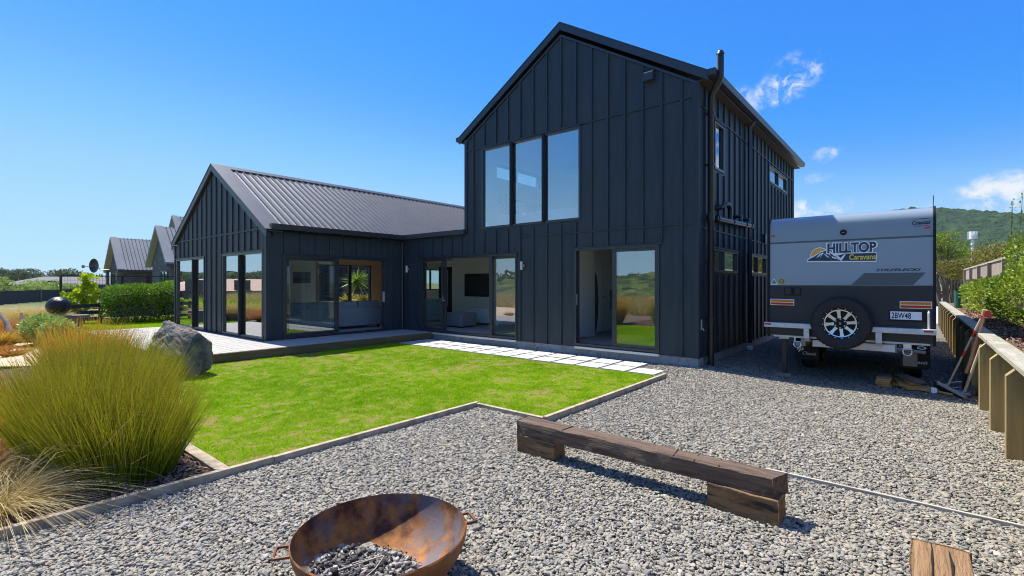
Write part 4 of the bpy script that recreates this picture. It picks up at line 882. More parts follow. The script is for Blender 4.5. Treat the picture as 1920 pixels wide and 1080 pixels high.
# ------------------------------------------------------------------ offcuts and tools by the caravan
def plank(c, L, w, t, yaw, pitch, mat, label, group=None):
    rot = Matrix.Rotation(yaw, 3, 'Z') @ Matrix.Rotation(pitch, 3, 'X')
    m = MB().obox(c, (w, L, t), rot); return setp(m.build('timber_offcut', mat, bevel=.002), label, 'offcut', group)
zz = -.06
for k in range(5): plank((-.42 + rnd.uniform(-.01, .01), 10.08, zz + k * .034), .34, .19, .030, rnd.uniform(-.05, .05), 0, 'plankt' if k == 4 else 'plankw', 'short pine offcut, topmost of the neat stack by the caravan' if k == 4 else 'short pine offcut inside the neat stack by the caravan', 'offcuts in the neat stack' if k < 4 else None)
for k, (x, y, z, L, yaw, pt, top) in enumerate([(-.16, 10.1, -.055, .5, .5, 0, 0), (-.12, 10.12, -.03, .5, .9, .05, 0), (-.2, 10.16, -.005, .45, .2, .1, 0), (-.05, 10.02, -.05, .5, 1.2, .04, 0), (-.10, 10.14, .03, .4, .35, .12, 0), (-.08, 10.14, .065, .42, .62, .1, 1), (.13, 9.9, -.04, .62, 1.1, .06, 0), (.2, 10.0, -.03, .6, 1.25, -.03, 0)]):
    plank((x, y, z), L, .15 if k < 6 else .05, .03 if k < 6 else .025, yaw, pt, 'plankt' if top else 'plankw', 'grey weathered offcut lying on top of the loose offcuts' if top else ('thin pine stick lying between offcuts and tools' if k > 5 else 'pine offcut in the loose heap by the caravan wheel'), None if top else ('loose pine sticks' if k > 5 else 'loose pine offcuts'))
br = thing('broom', 'long handled broom with red tape leaning on the retaining wall', 'broom', (.42, 9.95, -.07))
m = MB(); m.tube([(.34, 10.0, -.02), (.735, 9.70, 1.18)], .014, 8); m.build('handle', 'ash_h', br)
bp_ = lambda t: (.34 + .395 * t, 10.0 - .30 * t, -.02 + 1.20 * t)
m = MB()
for a_, z_ in ((.44, .52), (.70, .78), (.93, 1.0)): m.tube([bp_(a_), bp_(z_)], .0152, 8)
m.build('tape', 'redp', br)
rot = Matrix.Rotation(-.75, 3, 'Z') @ Matrix.Rotation(.3, 3, 'Y'); m = MB().obox((.40, 9.86, -.01), (.42, .055, .04), rot); m.build('head', 'ash_h', br); m = MB().obox((.39, 9.85, -.045), (.40, .07, .05), rot); m.build('bristles', 'black', br)
m = MB().obox((.35, 9.95, .02), (.14, .04, .03), rot); m.build('clamp', 'redp', br)
sh = thing('sledgehammer', 'sledgehammer with a grey wooden handle, head on the gravel', 'sledgehammer', (.56, 9.8, -.07))
m = MB(); m.tube([(.53, 9.78, -.02), (.70, 9.62, .72)], [.018, .015], 8); m.build('handle', 'ash_h', sh); m = MB(); m.tube([(.47, 9.80, -.03), (.475, 9.80, -.03), (.59, 9.74, -.03), (.595, 9.74, -.03)], [.03, .036, .036, .03], 8); m.build('head', 'steel', sh)
ax = thing('splitting_axe', 'upside down axe with a pale tan handle leaning against the wall cap', 'axe', (.6, 9.85, 0))
m = MB(); m.tube([(.56, 9.95, .26), (.60, 9.90, .42), (.70, 9.76, .95), (.745, 9.70, 1.22)], [.022, .024, .02, .03], 10); m.build('handle', 'tanh', ax); m = MB(); m.tube([(.52, 10.0, -.03), (.56, 9.95, .27)], .02, 8); m.build('grip', 'black', ax)
m = MB(); m.prism([(.735, 1.12), (.80, 1.10), (.815, 1.16), (.785, 1.21), (.74, 1.20)], 1, 9.68, 9.71); m.build('head', 'redp', ax)
pr = thing('hand_saw', 'yellow and red handled tool lying beside the loose offcuts', 'hand tool', (.3, 9.95, -.07))
m = MB(); m.tube([(.25, 10.08, .06), (.29, 10.03, .01)], .025, 8); m.build('yellow_grip', 'yelp', pr); m = MB(); m.tube([(.29, 10.03, .01), (.33, 9.98, -.035)], .026, 8); m.build('red_grip', 'redp', pr); m = MB().obox((.24, 10.14, .0), (.02, .25, .12), Matrix.Rotation(.3, 3, 'Z')); m.build('blade', 'steel', pr)
m = MB(); m.tube([(.44 + .13 * math.cos(a), 10.15 + .1 * math.sin(a), -.02 + .05 * math.sin(a + 1) + .05) for a in np.linspace(0, 5.6, 24)], .007, 6); setp(m.build('cable_loop', 'lwhite'), 'loop of pale cable on the gravel behind the broom', 'cable')
m = MB(); rough_beam(m, .48, .66, 9.98, 10.12, -.07, .06, 6, .02, 21); setp(m.build('stone', 'stone'), 'small grey stone at the foot of the retaining wall', 'stone')
m = MB(); rough_beam(m, .16, .23, 9.78, 9.84, -.07, -.0, 5, .012, 22); setp(m.build('stone', 'lwhite'), 'small pale stone in front of the loose sticks', 'stone')
m = MB(); m.lathe([(.10, 0), (.10, .55), (.095, .55), (.095, 0)], (.98, 20.6, .82), 12, close=True); setp(m.build('plant_guard', 'guard'), 'green mesh plant guard at the far end of the retaining wall', 'plant guard')
# ------------------------------------------------------------------ furniture seen through the glass
so = thing('sofa', 'long grey sofa seen from behind through the open deck door', 'sofa', (-13.8, 7.9, .2))
m = MB(); m.box(-13.55, -13.32, 6.2, 9.45, .28, .86); m.box(-14.3, -13.55, 6.2, 9.45, .28, .6); m.build('base', 'sofa', so, bevel=.04)
for k in range(4): m = MB(); m.box(-13.72, -13.40, 6.22 + k * .81, 7.0 + k * .81, .62, 1.04); m.build('back_cushion', 'sofa', so, bevel=.07)
for y in (6.3, 9.35):
    for x in (-14.2, -13.4): MB().box(x - .03, x + .03, y - .03, y + .03, .2, .29).build('leg', 'black', so)
ot = thing('ottoman', 'pale grey upholstered ottoman inside the open front door', 'ottoman', (-11.2, 11.0, .2)); m = MB(); m.box(-11.75, -10.95, 10.7, 11.4, .23, .66); m.build('seat', 'sofa', ot, bevel=.05); MB().box(-11.7, -11.0, 10.75, 11.35, .2, .231).build('base', 'black', ot)
ch = thing('toy_chest', 'white wooden chest below the wall television', 'chest', (-11.2, 12.2, .2)); m = MB(); m.box(-12.1, -10.6, 11.95, 12.5, .27, .72); m.build('box', 'white', ch); MB().box(-12.13, -10.57, 11.92, 12.53, .722, .75).build('lid', 'white', ch)
for x in (-12.05, -10.65): MB().box(x - .04, x + .04, 11.96, 12.04, .2, .27).build('foot', 'white', ch)
MB().box(-12.103, -12.1, 12.15, 12.3, .58, .63).build('handle_hole', 'black', ch)
tv = thing('television', 'black television on the white wall inside the open front door', 'television', (-12.3, 12.88, 1.1)); MB().box(-13.0, -11.6, 12.86, 12.895, 1.13, 1.93).build('screen', 'screen', tv); MB().box(-13.02, -11.58, 12.885, 12.898, 1.11, 1.95).build('bezel', 'black', tv)
m = MB(); N = 40
for i in range(N + 1):
    x = -11.64 + .22 * i / N; y = 9.66 + .035 * math.sin(i * 1.25); m.v += [(x, y, .25), (x - .0, y, 2.32)]
m.f = [(2 * i, 2 * i + 2, 2 * i + 3, 2 * i + 1) for i in range(N)]; m.m = [0] * N; o = m.build('curtain', 'teal', smooth=True); sm = o.modifiers.new('thickness', 'SOLIDIFY'); sm.thickness = .004; setp(o, 'teal curtain gathered at the left jamb of the wide sliding door', 'curtain')
fr = thing('fridge', 'tall black fridge far inside, seen left of the television wall', 'fridge', (-16.9, 15.6, .2)); MB().box(-17.4, -16.1, 15.5, 16.2, .21, 2.35).build('body', 'black', fr); MB().box(-16.76, -16.74, 15.46, 15.5, .5, 2.2).build('handle', 'galv', fr)
ki = thing('kitchen_island', 'pale blue kitchen island seen through the left glass of the open door', 'kitchen island', (-14.9, 12.2, .2)); MB().box(-15.6, -14.0, 11.9, 12.7, .2, .98).build('cabinet', 'blueg', ki); MB().box(-15.65, -13.95, 11.85, 12.75, .982, 1.02).build('benchtop', 'white', ki)
pc = thing('picture', 'landscape picture on the pale far wall of the living room', 'picture', (-18.9, 9.6, 1.5)); MB().box(-18.895, -18.87, 9.25, 9.95, 1.6, 2.05).build('canvas', 'art', pc)
sd = thing('sideboard', 'white sideboard along the far wall of the living room', 'sideboard', (-18.6, 8.4, .2)); MB().box(-18.88, -18.4, 7.6, 9.1, .3, .95).build('cabinet', 'white', sd); MB().box(-18.85, -18.45, 7.65, 9.05, .2, .299).build('plinth', 'black', sd)
idr = thing('inner_door', 'white inner door with a black lever seen through the half open slider', 'door', (-7.03, 12.8, .2)); MB().box(-7.048, -7.02, 12.45, 13.25, .22, 2.2).build('leaf', 'white', idr); MB().tube([(-7.02, 12.55, 1.2), (-6.96, 12.55, 1.2), (-6.96, 12.68, 1.2)], .012).build('lever', 'black', idr)
m = MB(); m.lathe([(.0001, -.02), (.85, -.01), (.85, .01), (.0001, .02)], (0, 0, 0), 32, 'y'); m.v = [(-6.99 + p[1] * .8, 12.05 + p[0] * .22, 1.06 + p[2]) for p in m.v]; setp(m.build('surfboard', 'surf', smooth=True), 'green board leaning in the recess beside the inner door', 'surfboard')
MB().box(-6.598, -6.585, 10.95, 11.0, 1.1, 1.3)
m = MB(); m.box(-6.60, -6.575, 9.7, 11.34, .22, 2.3)
setp(m.build('wardrobe_door', 'white'), 'white wardrobe door just inside the half open slider', 'wardrobe door')
bd = thing('bed', 'white made bed seen low through the bedroom window', 'bed', (-8.2, 11.7, 2.95))
m = MB(); m.box(-9.25, -6.9, 10.95, 12.7, 3.05, 3.30); m.build('base', 'sofa', bd); m = MB(); m.box(-9.2, -6.85, 10.9, 12.75, 3.30, 3.62); m.build('quilt', 'linen', bd, bevel=.08)
for y in (11.35, 12.25): m = MB(); m.obox((-8.95, y, 3.78), (.18, .7, .42), Matrix.Rotation(-.35, 3, 'Y')); m.build('pillow', 'linen', bd, bevel=.07)
MB().obox((-8.7, 11.45, 3.76), (.14, .44, .34), Matrix.Rotation(-.4, 3, 'Y')).build('cushion', 'cushion', bd, bevel=.05)
MB().box(-9.29, -9.22, 10.9, 12.8, 2.96, 4.1).build('headboard', 'sofa', bd)
for x in (-9.1, -7.0):
    for y in (11.05, 12.6): MB().box(x - .03, x + .03, y - .03, y + .03, 2.95, 3.06).build('leg', 'black', bd)
bs = thing('bedside_table', 'white bedside table under the lamp in the bedroom', 'bedside table', (-9.0, 10.4, 2.95)); MB().box(-9.28, -8.75, 10.15, 10.7, 2.96, 3.5).build('body', 'white', bs); MB().box(-8.749, -8.735, 10.2, 10.65, 3.28, 3.46).build('drawer', 'white', bs)
lp = thing('table_lamp', 'tripod table lamp with a grey shade behind the bedroom window', 'lamp', (-9.0, 10.42, 3.5))
m = MB(); m.lathe([(.15, 3.88), (.13, 4.12), (.126, 4.12), (.146, 3.88)], (-9.0, 10.42, 0), 20, close=True); m.build('lamp_shade', 'lampsh', lp, smooth=True)
m = MB()
for a in (0, 2.1, 4.2): m.tube([(-9.0 + .12 * math.cos(a), 10.42 + .12 * math.sin(a), 3.5), (-9.0, 10.42, 3.86)], .01, 6)
m.build('tripod', 'lampsh', lp)
# ------------------------------------------------------------------ lawn grass, pebbles, bark (uncountable)
def in_lawn(x, y): return (x < -3.34) & (x > -19.1) & (y < 8.23) & (((x < -4.46) & (y > 1.66)) | (y > 4.62)) & ~((x < -10.78) & (y > 2.94))
n = 420000; u_ = rng.random(n)
gx = -4.0 + 0 * u_; x = rng.uniform(-10.85, -3.32, n); y = rng.uniform(1.66, 8.24, n)
keep = in_lawn(x, y) & (rng.random(n) < np.clip(7.5 / np.hypot(x, y), .35, 1) ** 1.2)
P = np.stack([x, y, np.full(n, -.012)], 1)[keep]
ny_ = vnoise(P, .45, 31); nf_ = vnoise(P, 1.6, 32); nt_ = .65 * vnoise(P, 8, 33) + .45 * vnoise(P, 19, 37)
bare_ = np.clip((.7 * vnoise(P, .8, 34) + .5 * vnoise(P, 2.1, 35) - .26) * 2.6, 0, .9) * np.clip(.5 + 1.5 * vnoise(P, 9, 36), 0, 1)
kp_ = (nt_ * .8 + nf_ * .25 > -.52 + .2 * rng.normal(0, 1, len(P))) & (rng.random(len(P)) > bare_); P, ny_, nf_, nt_, bare_ = P[kp_], ny_[kp_], nf_[kp_], nt_[kp_], bare_[kp_]
D = unit(np.stack([rng.normal(0, .55, len(P)), rng.normal(0, .55, len(P)), np.ones(len(P))], 1))
Lg = rng.uniform(.016, .040, len(P)) * (1 + .25 * np.clip(nf_, -1, 1) + .75 * np.clip(nt_, -.9, 1)) * (1 - .5 * bare_)
blades('lawn_grass', P, D, Lg, .0030, 'grass', seg=1, droop=.35, vb=np.clip(.85 + .25 * ny_ - .25 * nf_ - .5 * nt_ + rng.normal(0, .3, len(P)), 0, 1.7), kind='stuff', tipv=.2)['label'] = 'short mown green lawn grass'
n = 50000; P = np.stack([rng.uniform(-27, -19.2, n), rng.uniform(2.2, 8, n), np.full(n, -.014)], 1)
D = unit(np.stack([rng.normal(0, .5, n), rng.normal(0, .5, n), np.ones(n)], 1)); blades('lawn_grass', P, D, rng.uniform(.03, .06, n), .008, 'grass', seg=1, kind='stuff')['label'] = 'mown grass strip beyond the deck'
# dry clover tufts in the lawn: pale thatch
n = 14000; P = np.stack([rng.uniform(-10.5, -3.4, n), rng.uniform(1.7, 8.1, n), np.full(n, .0)], 1); kk = in_lawn(P[:, 0], P[:, 1]) & (noise3(P * [1, 1, 0], 2.6, 40) < -.28); P = P[kk]
D = unit(np.stack([rng.normal(0, 1, len(P)), rng.normal(0, 1, len(P)), np.full(len(P), .5)], 1)); blades('dry_grass', P[::7], D[::7], rng.uniform(.012, .025, len(P[::7])), .003, 'tuss', seg=1, kind='stuff')['label'] = 'dry straw thatch in the lawn'
# pebbles by geometry nodes
pm = bpy.data.materials.new('river_pebbles'); pm.use_nodes = True; n_, l_ = pm.node_tree.nodes, pm.node_tree.links; b_ = n_['Principled BSDF']; b_.inputs['Roughness'].default_value = .7; b_.inputs['Specular IOR Level'].default_value = .25
at = n_.new('ShaderNodeAttribute'); at.attribute_type = 'INSTANCER'; at.attribute_name = 'tint'
cr = n_.new('ShaderNodeValToRGB'); l_.new(at.outputs['Fac'], cr.inputs[0]); el = cr.color_ramp.elements
cols = [(0, (.10, .092, .080)), (.14, (.165, .155, .135)), (.32, (.215, .202, .170)), (.5, (.262, .242, .195)), (.66, (.298, .271, .212)), (.78, (.305, .246, .165)), (.88, (.34, .308, .242)), (.95, (.225, .225, .21)), (1, (.45, .41, .325))]
el[0].position = 0; el[0].color = (*cols[0][1], 1); el[1].position = 1; el[1].color = (*cols[-1][1], 1)
for p_, c_ in cols[1:-1]: e = el.new(p_); e.color = (*c_, 1)
l_.new(cr.outputs[0], b_.inputs['Base Color'])
def pebbles(name, regions, label, size=.0090):
    Ps = []
    for x0, x1, y0, y1, dens in regions:
        k = int((x1 - x0) * (y1 - y0) * dens); Ps.append(np.stack([rng.uniform(x0, x1, k), rng.uniform(y0, y1, k), np.zeros(k)], 1))
    P = np.concatenate(Ps)
    hit = np.zeros(len(P), bool)
    for r, (y0, y1, xr, nn) in enumerate(((8.10, 8.585, -3.53, 14), (8.645, 9.13, -4.10, 13))):
        for k in range(nn): x1 = xr - .553 * k; hit |= (P[:, 0] > x1 - .50) & (P[:, 0] < x1 + .01) & (P[:, 1] > y0 - .01) & (P[:, 1] < y1 + .01)
    P = P[~hit]
    P[:, 2] = [gz(a, b) for a, b in P[:, :2]]; P[:, 2] += rng.uniform(-.020, .0, len(P)) + noise3(P * [1, 1, 0], 3.1, 50) * .006
    me = bpy.data.meshes.new(name); me.vertices.add(len(P)); me.vertices.foreach_set('co', P.astype(np.float32).ravel())
    s = size * np.exp(rng.normal(0, .30, len(P))); sc = np.stack([s * rng.uniform(.95, 1.5, len(P)), s * rng.uniform(.75, 1.05, len(P)), s * rng.uniform(.42, .72, len(P))], 1)
    ro = np.stack([rng.normal(0, .32, len(P)), rng.normal(0, .32, len(P)), rng.uniform(0, 6.28, len(P))], 1)
    for nm, ty, dat in (('sc', 'FLOAT_VECTOR', sc), ('ro', 'FLOAT_VECTOR', ro)):
        a = me.attributes.new(nm, ty, 'POINT'); a.data.foreach_set('vector', dat.astype(np.float32).ravel())
    a = me.attributes.new('tint', 'FLOAT', 'POINT'); a.data.foreach_set('value', rng.random(len(P)).astype(np.float32)); me.update()
    o = bpy.data.objects.new(name, me); COL.objects.link(o); o['kind'] = 'stuff'; o['label'] = label; me.materials.append(pm)
    g = bpy.data.node_groups.new('pebble_scatter', 'GeometryNodeTree'); g.interface.new_socket('Geometry', in_out='INPUT', socket_type='NodeSocketGeometry'); g.interface.new_socket('Geometry', in_out='OUTPUT', socket_type='NodeSocketGeometry')
    N, L = g.nodes, g.links; gi, go = N.new('NodeGroupInput'), N.new('NodeGroupOutput')
    ico = N.new('GeometryNodeMeshIcoSphere'); ico.inputs['Radius'].default_value = 1; ico.inputs['Subdivisions'].default_value = 3
    nt = N.new('ShaderNodeTexNoise'); nt.inputs['Scale'].default_value = .9; nt.inputs['Detail'].default_value = 1
    vm = N.new('ShaderNodeVectorMath'); vm.operation = 'SUBTRACT'; vm.inputs[1].default_value = (.5, .5, .5); L.new(nt.outputs['Color'], vm.inputs[0])
    sp = N.new('GeometryNodeSetPosition'); L.new(ico.outputs['Mesh'], sp.inputs['Geometry']); L.new(vm.outputs[0], sp.inputs['Offset'])
    ss = N.new('GeometryNodeSetShadeSmooth'); L.new(sp.outputs[0], ss.inputs[0]); sm_ = N.new('GeometryNodeSetMaterial'); sm_.inputs['Material'].default_value = pm; L.new(ss.outputs[0], sm_.inputs[0])
    ip = N.new('GeometryNodeInstanceOnPoints'); L.new(gi.outputs[0], ip.inputs['Points']); L.new(sm_.outputs[0], ip.inputs['Instance'])
    for nm, sock in (('ro', 'Rotation'), ('sc', 'Scale')):
        na_ = N.new('GeometryNodeInputNamedAttribute'); na_.data_type = 'FLOAT_VECTOR'; na_.inputs['Name'].default_value = nm; L.new(na_.outputs[0], ip.inputs[sock])
    L.new(ip.outputs[0], go.inputs[0]); md = o.modifiers.new('scatter', 'NODES'); md.node_group = g
    return o
pebbles('pebbles', [(-4.39, .84, .2, 2.4, 8400), (-4.39, .84, 2.4, 4.57, 7200), (-3.26, .84, 4.62, 9.42, 5600), (-3.2, .9, 9.42, 14, 1500), (-10.8, -3.27, 8.05, 9.42, 500), (-3.9, -3.27, 8.05, 9.42, 2500), (-3.2, .9, 14, 20, 700)], 'smooth grey river pebbles covering the yard')
def chips(name, x0, x1, y0, y1, n, zf, label):
    m = MB(); V = []; F = []
    P = np.stack([rng.uniform(x0, x1, n), rng.uniform(y0, y1, n)], 1); z = np.array([zf(a, b) for a, b in P]) + rng.uniform(0, .02, n)
    d = unit(np.stack([rng.normal(size=n), rng.normal(size=n), rng.normal(0, .35, n)], 1)); s = unit(np.cross(d, np.array([0, 0, 1.]) + rng.normal(0, .4, (n, 3)))); L = rng.uniform(.015, .05, n)[:, None]; w = rng.uniform(.005, .014, n)[:, None]
    C = np.c_[P, z]; V = np.stack([C - d * L - s * w, C + d * L - s * w * .6, C + d * L + s * w * .8, C - d * L + s * w], 1).reshape(-1, 3)
    np_mesh(name, V, np.arange(4 * n).reshape(n, 4), 'chip', None, np.repeat(rng.random(n), 4), kind='stuff')['label'] = label
chips('bark_chips', .95, 3.0, 4, 22, 16000, lambda x, y: .815 + .03 * min(max(x - 1, 0), 3), 'brown bark mulch behind the retaining wall')
chips('bark_chips', -9, -4.46, -.8, 1.55, 14000, lambda x, y: .0, 'brown bark mulch under the rushes')
n = 90; P = np.stack([rng.uniform(-4.3, .6, n), rng.uniform(.6, 9, n), rng.uniform(.002, .010, n)], 1); kk = ~((P[:, 0] < -3.2) & (P[:, 1] > 4.5)); o_ = np.stack([rng.normal(0, 3, n), rng.normal(0, 3, n), np.zeros(n)], 1)
leaf_cloud('fallen_leaves', P[kk], .030, 'chip', None, o_[kk], .5, kind='stuff')['label'] = 'small dry leaves scattered on the gravel'
# ------------------------------------------------------------------ plants
def clump(name, label, cat, c, rx, ry, n, L, width, mat, lean=.28, droop=.12, seg=4, group=None, leanmin=0.0, tipv=.6, z=0.0, top=None):
    a = rng.uniform(0, 2 * PI, n); q = np.sqrt(rng.random(n)); bx, by = np.cos(a) * q, np.sin(a) * q
    B = np.stack([c[0] + bx * rx, c[1] + by * ry, np.full(n, z)], 1); ln = lean * q + leanmin
    D = unit(np.stack([bx * ln / np.maximum(q, .05) + rng.normal(0, .11, n), by * ln / np.maximum(q, .05) + rng.normal(0, .11, n), np.ones(n)], 1))
    Ls = L * rng.uniform(.42, 1.08, n) ** .7 * (1 - .18 * q ** 2)
    o = blades(name, B, D, Ls, width, mat, None, seg, droop, tipv=tipv); setp(o, label, cat, group); return o
_clump = clump
def clump(name, label, cat, c, rx, ry, n, L, width, mat, lean=.28, droop=.12, seg=4, **kw):
    o = _clump(name, label, cat, c, rx, ry, n, L, width, mat, lean, droop, seg, **kw)
    if 'rush' in name and L > .9:
        k = int(n * 5); a = rng.uniform(0, 2 * PI, k); q = np.sqrt(rng.random(k)); t = rng.uniform(.5, 1.0, k) * L * (1 - .18 * q ** 2) * rng.uniform(.7, 1.02, k)
        hx, hy = np.cos(a) * q * (1 + rng.normal(0, .04, k)), np.sin(a) * q * (1 + rng.normal(0, .04, k))
        P = np.stack([c[0] + hx * (rx + lean * t * 1.05), c[1] + hy * (ry + lean * t * 1.05), t * .96], 1)
        leaf_cloud('seed_heads', P, .0105, 'seed', o, None, .4)
    return o
clump('rush_plant', 'tall dense green rush nearest the bed corner and the gravel', 'rush', (-5.05, 1.06), .34, .34, 2300, 1.00, .0036, 'rush', .36, .10)
clump('rush_plant', 'tall green rush in the middle of the front bed', 'rush', (-5.6, .88), .50, .32, 2900, 1.20, .0036, 'rush', .34, .10)
clump('rush_plant', 'tall green rush at the back of the bed beside the lawn edge', 'rush', (-6.1, 1.15), .5, .36, 2500, 1.10, .0038, 'rush', .30, .10)
clump('rush_plant', 'tall olive rush behind the other rushes towards the boulder', 'rush', (-7.0, 1.35), .6, .4, 2600, 1.18, .004, 'rush', .3, .10)
clump('rush_plant', 'golden brown rush at the left of the front bed behind the pale tussock', 'rush', (-7.0, .62), .6, .42, 3600, .85, .004, 'gold', .5, .15)
dry = MB()
for k in range(12):
    x0, y0 = rnd.uniform(-5.3, -4.7), rnd.uniform(.7, 1.4); a = rnd.uniform(-1.2, 1.0); r = rnd.uniform(.25, .6); z0 = rnd.uniform(.08, .5)
    dry.tube([(x0, y0, z0), (x0 + r * .5 * math.cos(a), y0 + r * .5 * math.sin(a), z0 + rnd.uniform(.02, .16)), (x0 + r * math.cos(a), y0 + r * math.sin(a), max(z0 - rnd.uniform(-.06, .22), .02))], [.0035, .003, .002], 5)
setp(dry.build('dry_stems', 'straw'), 'pale bent dry stems hanging out of the front rush', 'dry stems')
clump('golden_rush', 'golden orange rush behind the green rushes by the deck', 'rush', (-9.3, 1.5), .38, .34, 2600, 1.22, .006, 'gold', .26, .12)
clump('tussock', 'pale drooping straw tussock at the lower left corner', 'tussock', (-4.88, .30), .13, .13, 1000, .84, .0030, 'straw', .8, .95, 7, leanmin=.2)
clump('tussock', 'second pale arching tussock left of the front rushes', 'tussock', (-5.7, .28), .18, .16, 1000, .95, .0030, 'straw', .8, .8, 7, leanmin=.2)
clump('tussock', 'pale feathery tussock just behind the corner tussock', 'tussock', (-6.6, .45), .25, .2, 1300, 1.05, .0032, 'tuss', .8, .6, 6, leanmin=.15)
clump('orange_tussock', 'low orange brown tussock left of the green rushes', 'tussock', (-6.2, .42), .35, .3, 2200, .55, .004, 'orange', .8, .45, 5)
for i, (x, y, L, mat, lab) in enumerate([(-22.8, 1.75, 1.05, 'tuss', 'windblown pale tussock, leftmost below the dark fence'), (-23.0, 2.25, 1.05, 'tuss', 'pale tussock right of the windblown one'), (-24.1, 2.6, 1.0, 'tuss', 'pale tussock beside the black ball'), (-20.4, 1.83, .85, 'orange', 'orange tussock left of the light green shrub'), (-19.0, 1.55, .6, 'orange', 'smaller orange tussock in front of the other orange one'),
                                         (-15.0, 1.19, .34, 'orange', 'tiny orange tuft on the pale sand, nearer one'), (-16.3, 1.12, .30, 'orange', 'tiny orange tuft on the pale sand, farther one'), (-17.6, 1.18, .55, 'gold', 'small yellow tussock at the left picture edge beside the driftwood')]):
    clump('tussock', lab, 'tussock', (x, y), .32 * L, .32 * L, 2300 if L > .5 else 350, L * 1.1, .009, mat, .7, .45, 5, leanmin=.1)
for (cx_, cy2, w_, h_, lab) in ((-17.7, 2.03, .62, .74, 'light green rounded shrub on the sandy slope'), (-16.4, 2.12, .42, .64, 'lime tinged shrub in front of the light green one')):
    t = thing('garden_shrub', lab, 'shrub', (cx_, cy2, 0)); crown('foliage', t, [((cx_ + dx * w_, cy2 + dy * w_, h_ * .5 + dz), (w_ * .62, w_ * .62, h_ * .52)) for dx, dy, dz in ((-.35, 0, 0), (.35, .1, 0), (0, -.25, .03), (.05, .3, -.05))], 4200, .075, 'leafg', gap=.02, ns=7)
    m = MB()
    for k in range(6): a = k * 1.05; m.tube([(cx_, cy2, -.02), (cx_ + .2 * math.cos(a), cy2 + .2 * math.sin(a), h_ * .4)], [.015, .008], 5)
    m.build('stem', 'bark', t)
dw = thing('driftwood_log', 'grey leaning driftwood trunk at the left picture edge', 'driftwood', (-18, .9, 0)); m = MB()
m.tube([(-19.6, 1.28, .80), (-19.2, 1.40, .58), (-18.7, 1.46, .25), (-18.4, 1.50, -.05)], [.04, .06, .08, .10], 10); m.build('trunk', 'greymesh', dw, smooth=True)
m = MB(); m.tube([(-19.4, 1.72, .75), (-19.0, 1.70, .4), (-18.7, 1.66, -.05)], [.03, .06, .08], 9); m.build('branch', 'greymesh', dw, smooth=True)
# hedge beside the wing and its neighbours
def hedge(name, label, boxes, n, leaf, mat, ns=4, gap=.02, up=.5):
    c0 = boxes[0]; t = thing(name, label, 'hedge', ((c0[0] + c0[1]) / 2, (c0[2] + c0[3]) / 2, c0[4]))
    Ps = []; Os = []
    tot = sum((b[1] - b[0] + .5) * (b[3] - b[2] + .5) for b in boxes)
    for b in boxes:
        k = int(n * (b[1] - b[0] + .5) * (b[3] - b[2] + .5) / tot); c = np.array([(b[0] + b[1]) / 2, (b[2] + b[3]) / 2, (b[4] + b[5]) / 2]); h = np.array([b[1] - b[0], b[3] - b[2], b[5] - b[4]]) / 2
        d = unit(rng.normal(size=(k, 3))); d[:, 2] = np.abs(d[:, 2]) * np.where(rng.random(k) < .7, 1, -1); r = 1 / (np.abs(d) ** 5).sum(1) ** .2
        q = rng.uniform(.74, 1.02, k); p = d * r[:, None] * q[:, None]; nb_ = noise3(c + p * h, ns, 3)
        p = p * (1 + .07 * nb_)[:, None]; Ps.append(c + p * h); Os.append(d)
    P = np.concatenate(Ps); O = np.concatenate(Os); nb_ = noise3(P, ns, 9); kk = nb_ > -.95 + gap
    leaf_cloud('foliage', P[kk], leaf, mat, t, O[kk] + [0, 0, up], .5, .45 + .2 * nb_[kk])
    m = MB()
    for b in boxes:
        m.box(b[0] + (b[1] - b[0]) * .2, b[1] - (b[1] - b[0]) * .2, b[2] + (b[3] - b[2]) * .12, b[3] - (b[3] - b[2]) * .12, b[4] + .25, b[5] - .25 * (b[5] - b[4]))
    m.build('inner_twigs', 'bark', t); return t
hedge('clipped_hedge', 'dense dark green hedge left of the wing, in front of the stone house', [(-25.7, -24.1, 4.5, 6.4, 0, 1.5), (-25.9, -24.1, 6.2, 8.6, 0, 1.62)], 16000, .10, 'leafd', 2.6)
hedge('garden_hedge', 'bright leafy hedge nearest the camera above the retaining wall', [(1.15, 3.0, 8.4, 10.9, .85, 2.1), (1.25, 3.0, 11.7, 13.6, .85, 2.5)], 15000, .060, 'leafb', 4, .08)
hedge('garden_hedge', 'bright hedge in the middle of the raised bed behind the broom', [(1.12, 2.6, 11.8, 14.6, .85, 1.78), (1.2, 2.6, 14.2, 16.2, .85, 1.72)], 13000, .060, 'leafb', 4, .08)
hedge('garden_hedge', 'bright hedge at the far end of the raised bed', [(1.05, 2.3, 16.0, 18.4, .85, 1.70), (1.0, 2.1, 18.2, 20.3, .85, 1.62)], 9000, .065, 'leafb', 4, .08)
t = thing('leggy_shrub', 'tall thin shoots rising above the nearest hedge at the right edge', 'shrub', (1.5, 12.6, .85)); Ps = []; m = MB()
for k in range(11):
    x0, y0 = rnd.uniform(1.28, 1.75), rnd.uniform(11.9, 13.4); h_ = rnd.uniform(1.7, 2.35); dx, dy = rnd.uniform(-.12, .2), rnd.uniform(-.2, .2)
    m.tube([(x0, y0, 1.5), (x0 + dx * .4, y0 + dy * .4, .85 + h_ * .6), (x0 + dx, y0 + dy, .85 + h_)], [.008, .006, .003], 5)
    for q in np.linspace(.35, 1, 34): Ps.append((x0 + dx * q + rnd.uniform(-.03, .03), y0 + dy * q + rnd.uniform(-.03, .03), .85 + h_ * q))
m.build('stem', 'bark', t); leaf_cloud('foliage', np.array(Ps), .055, 'leafb', t)
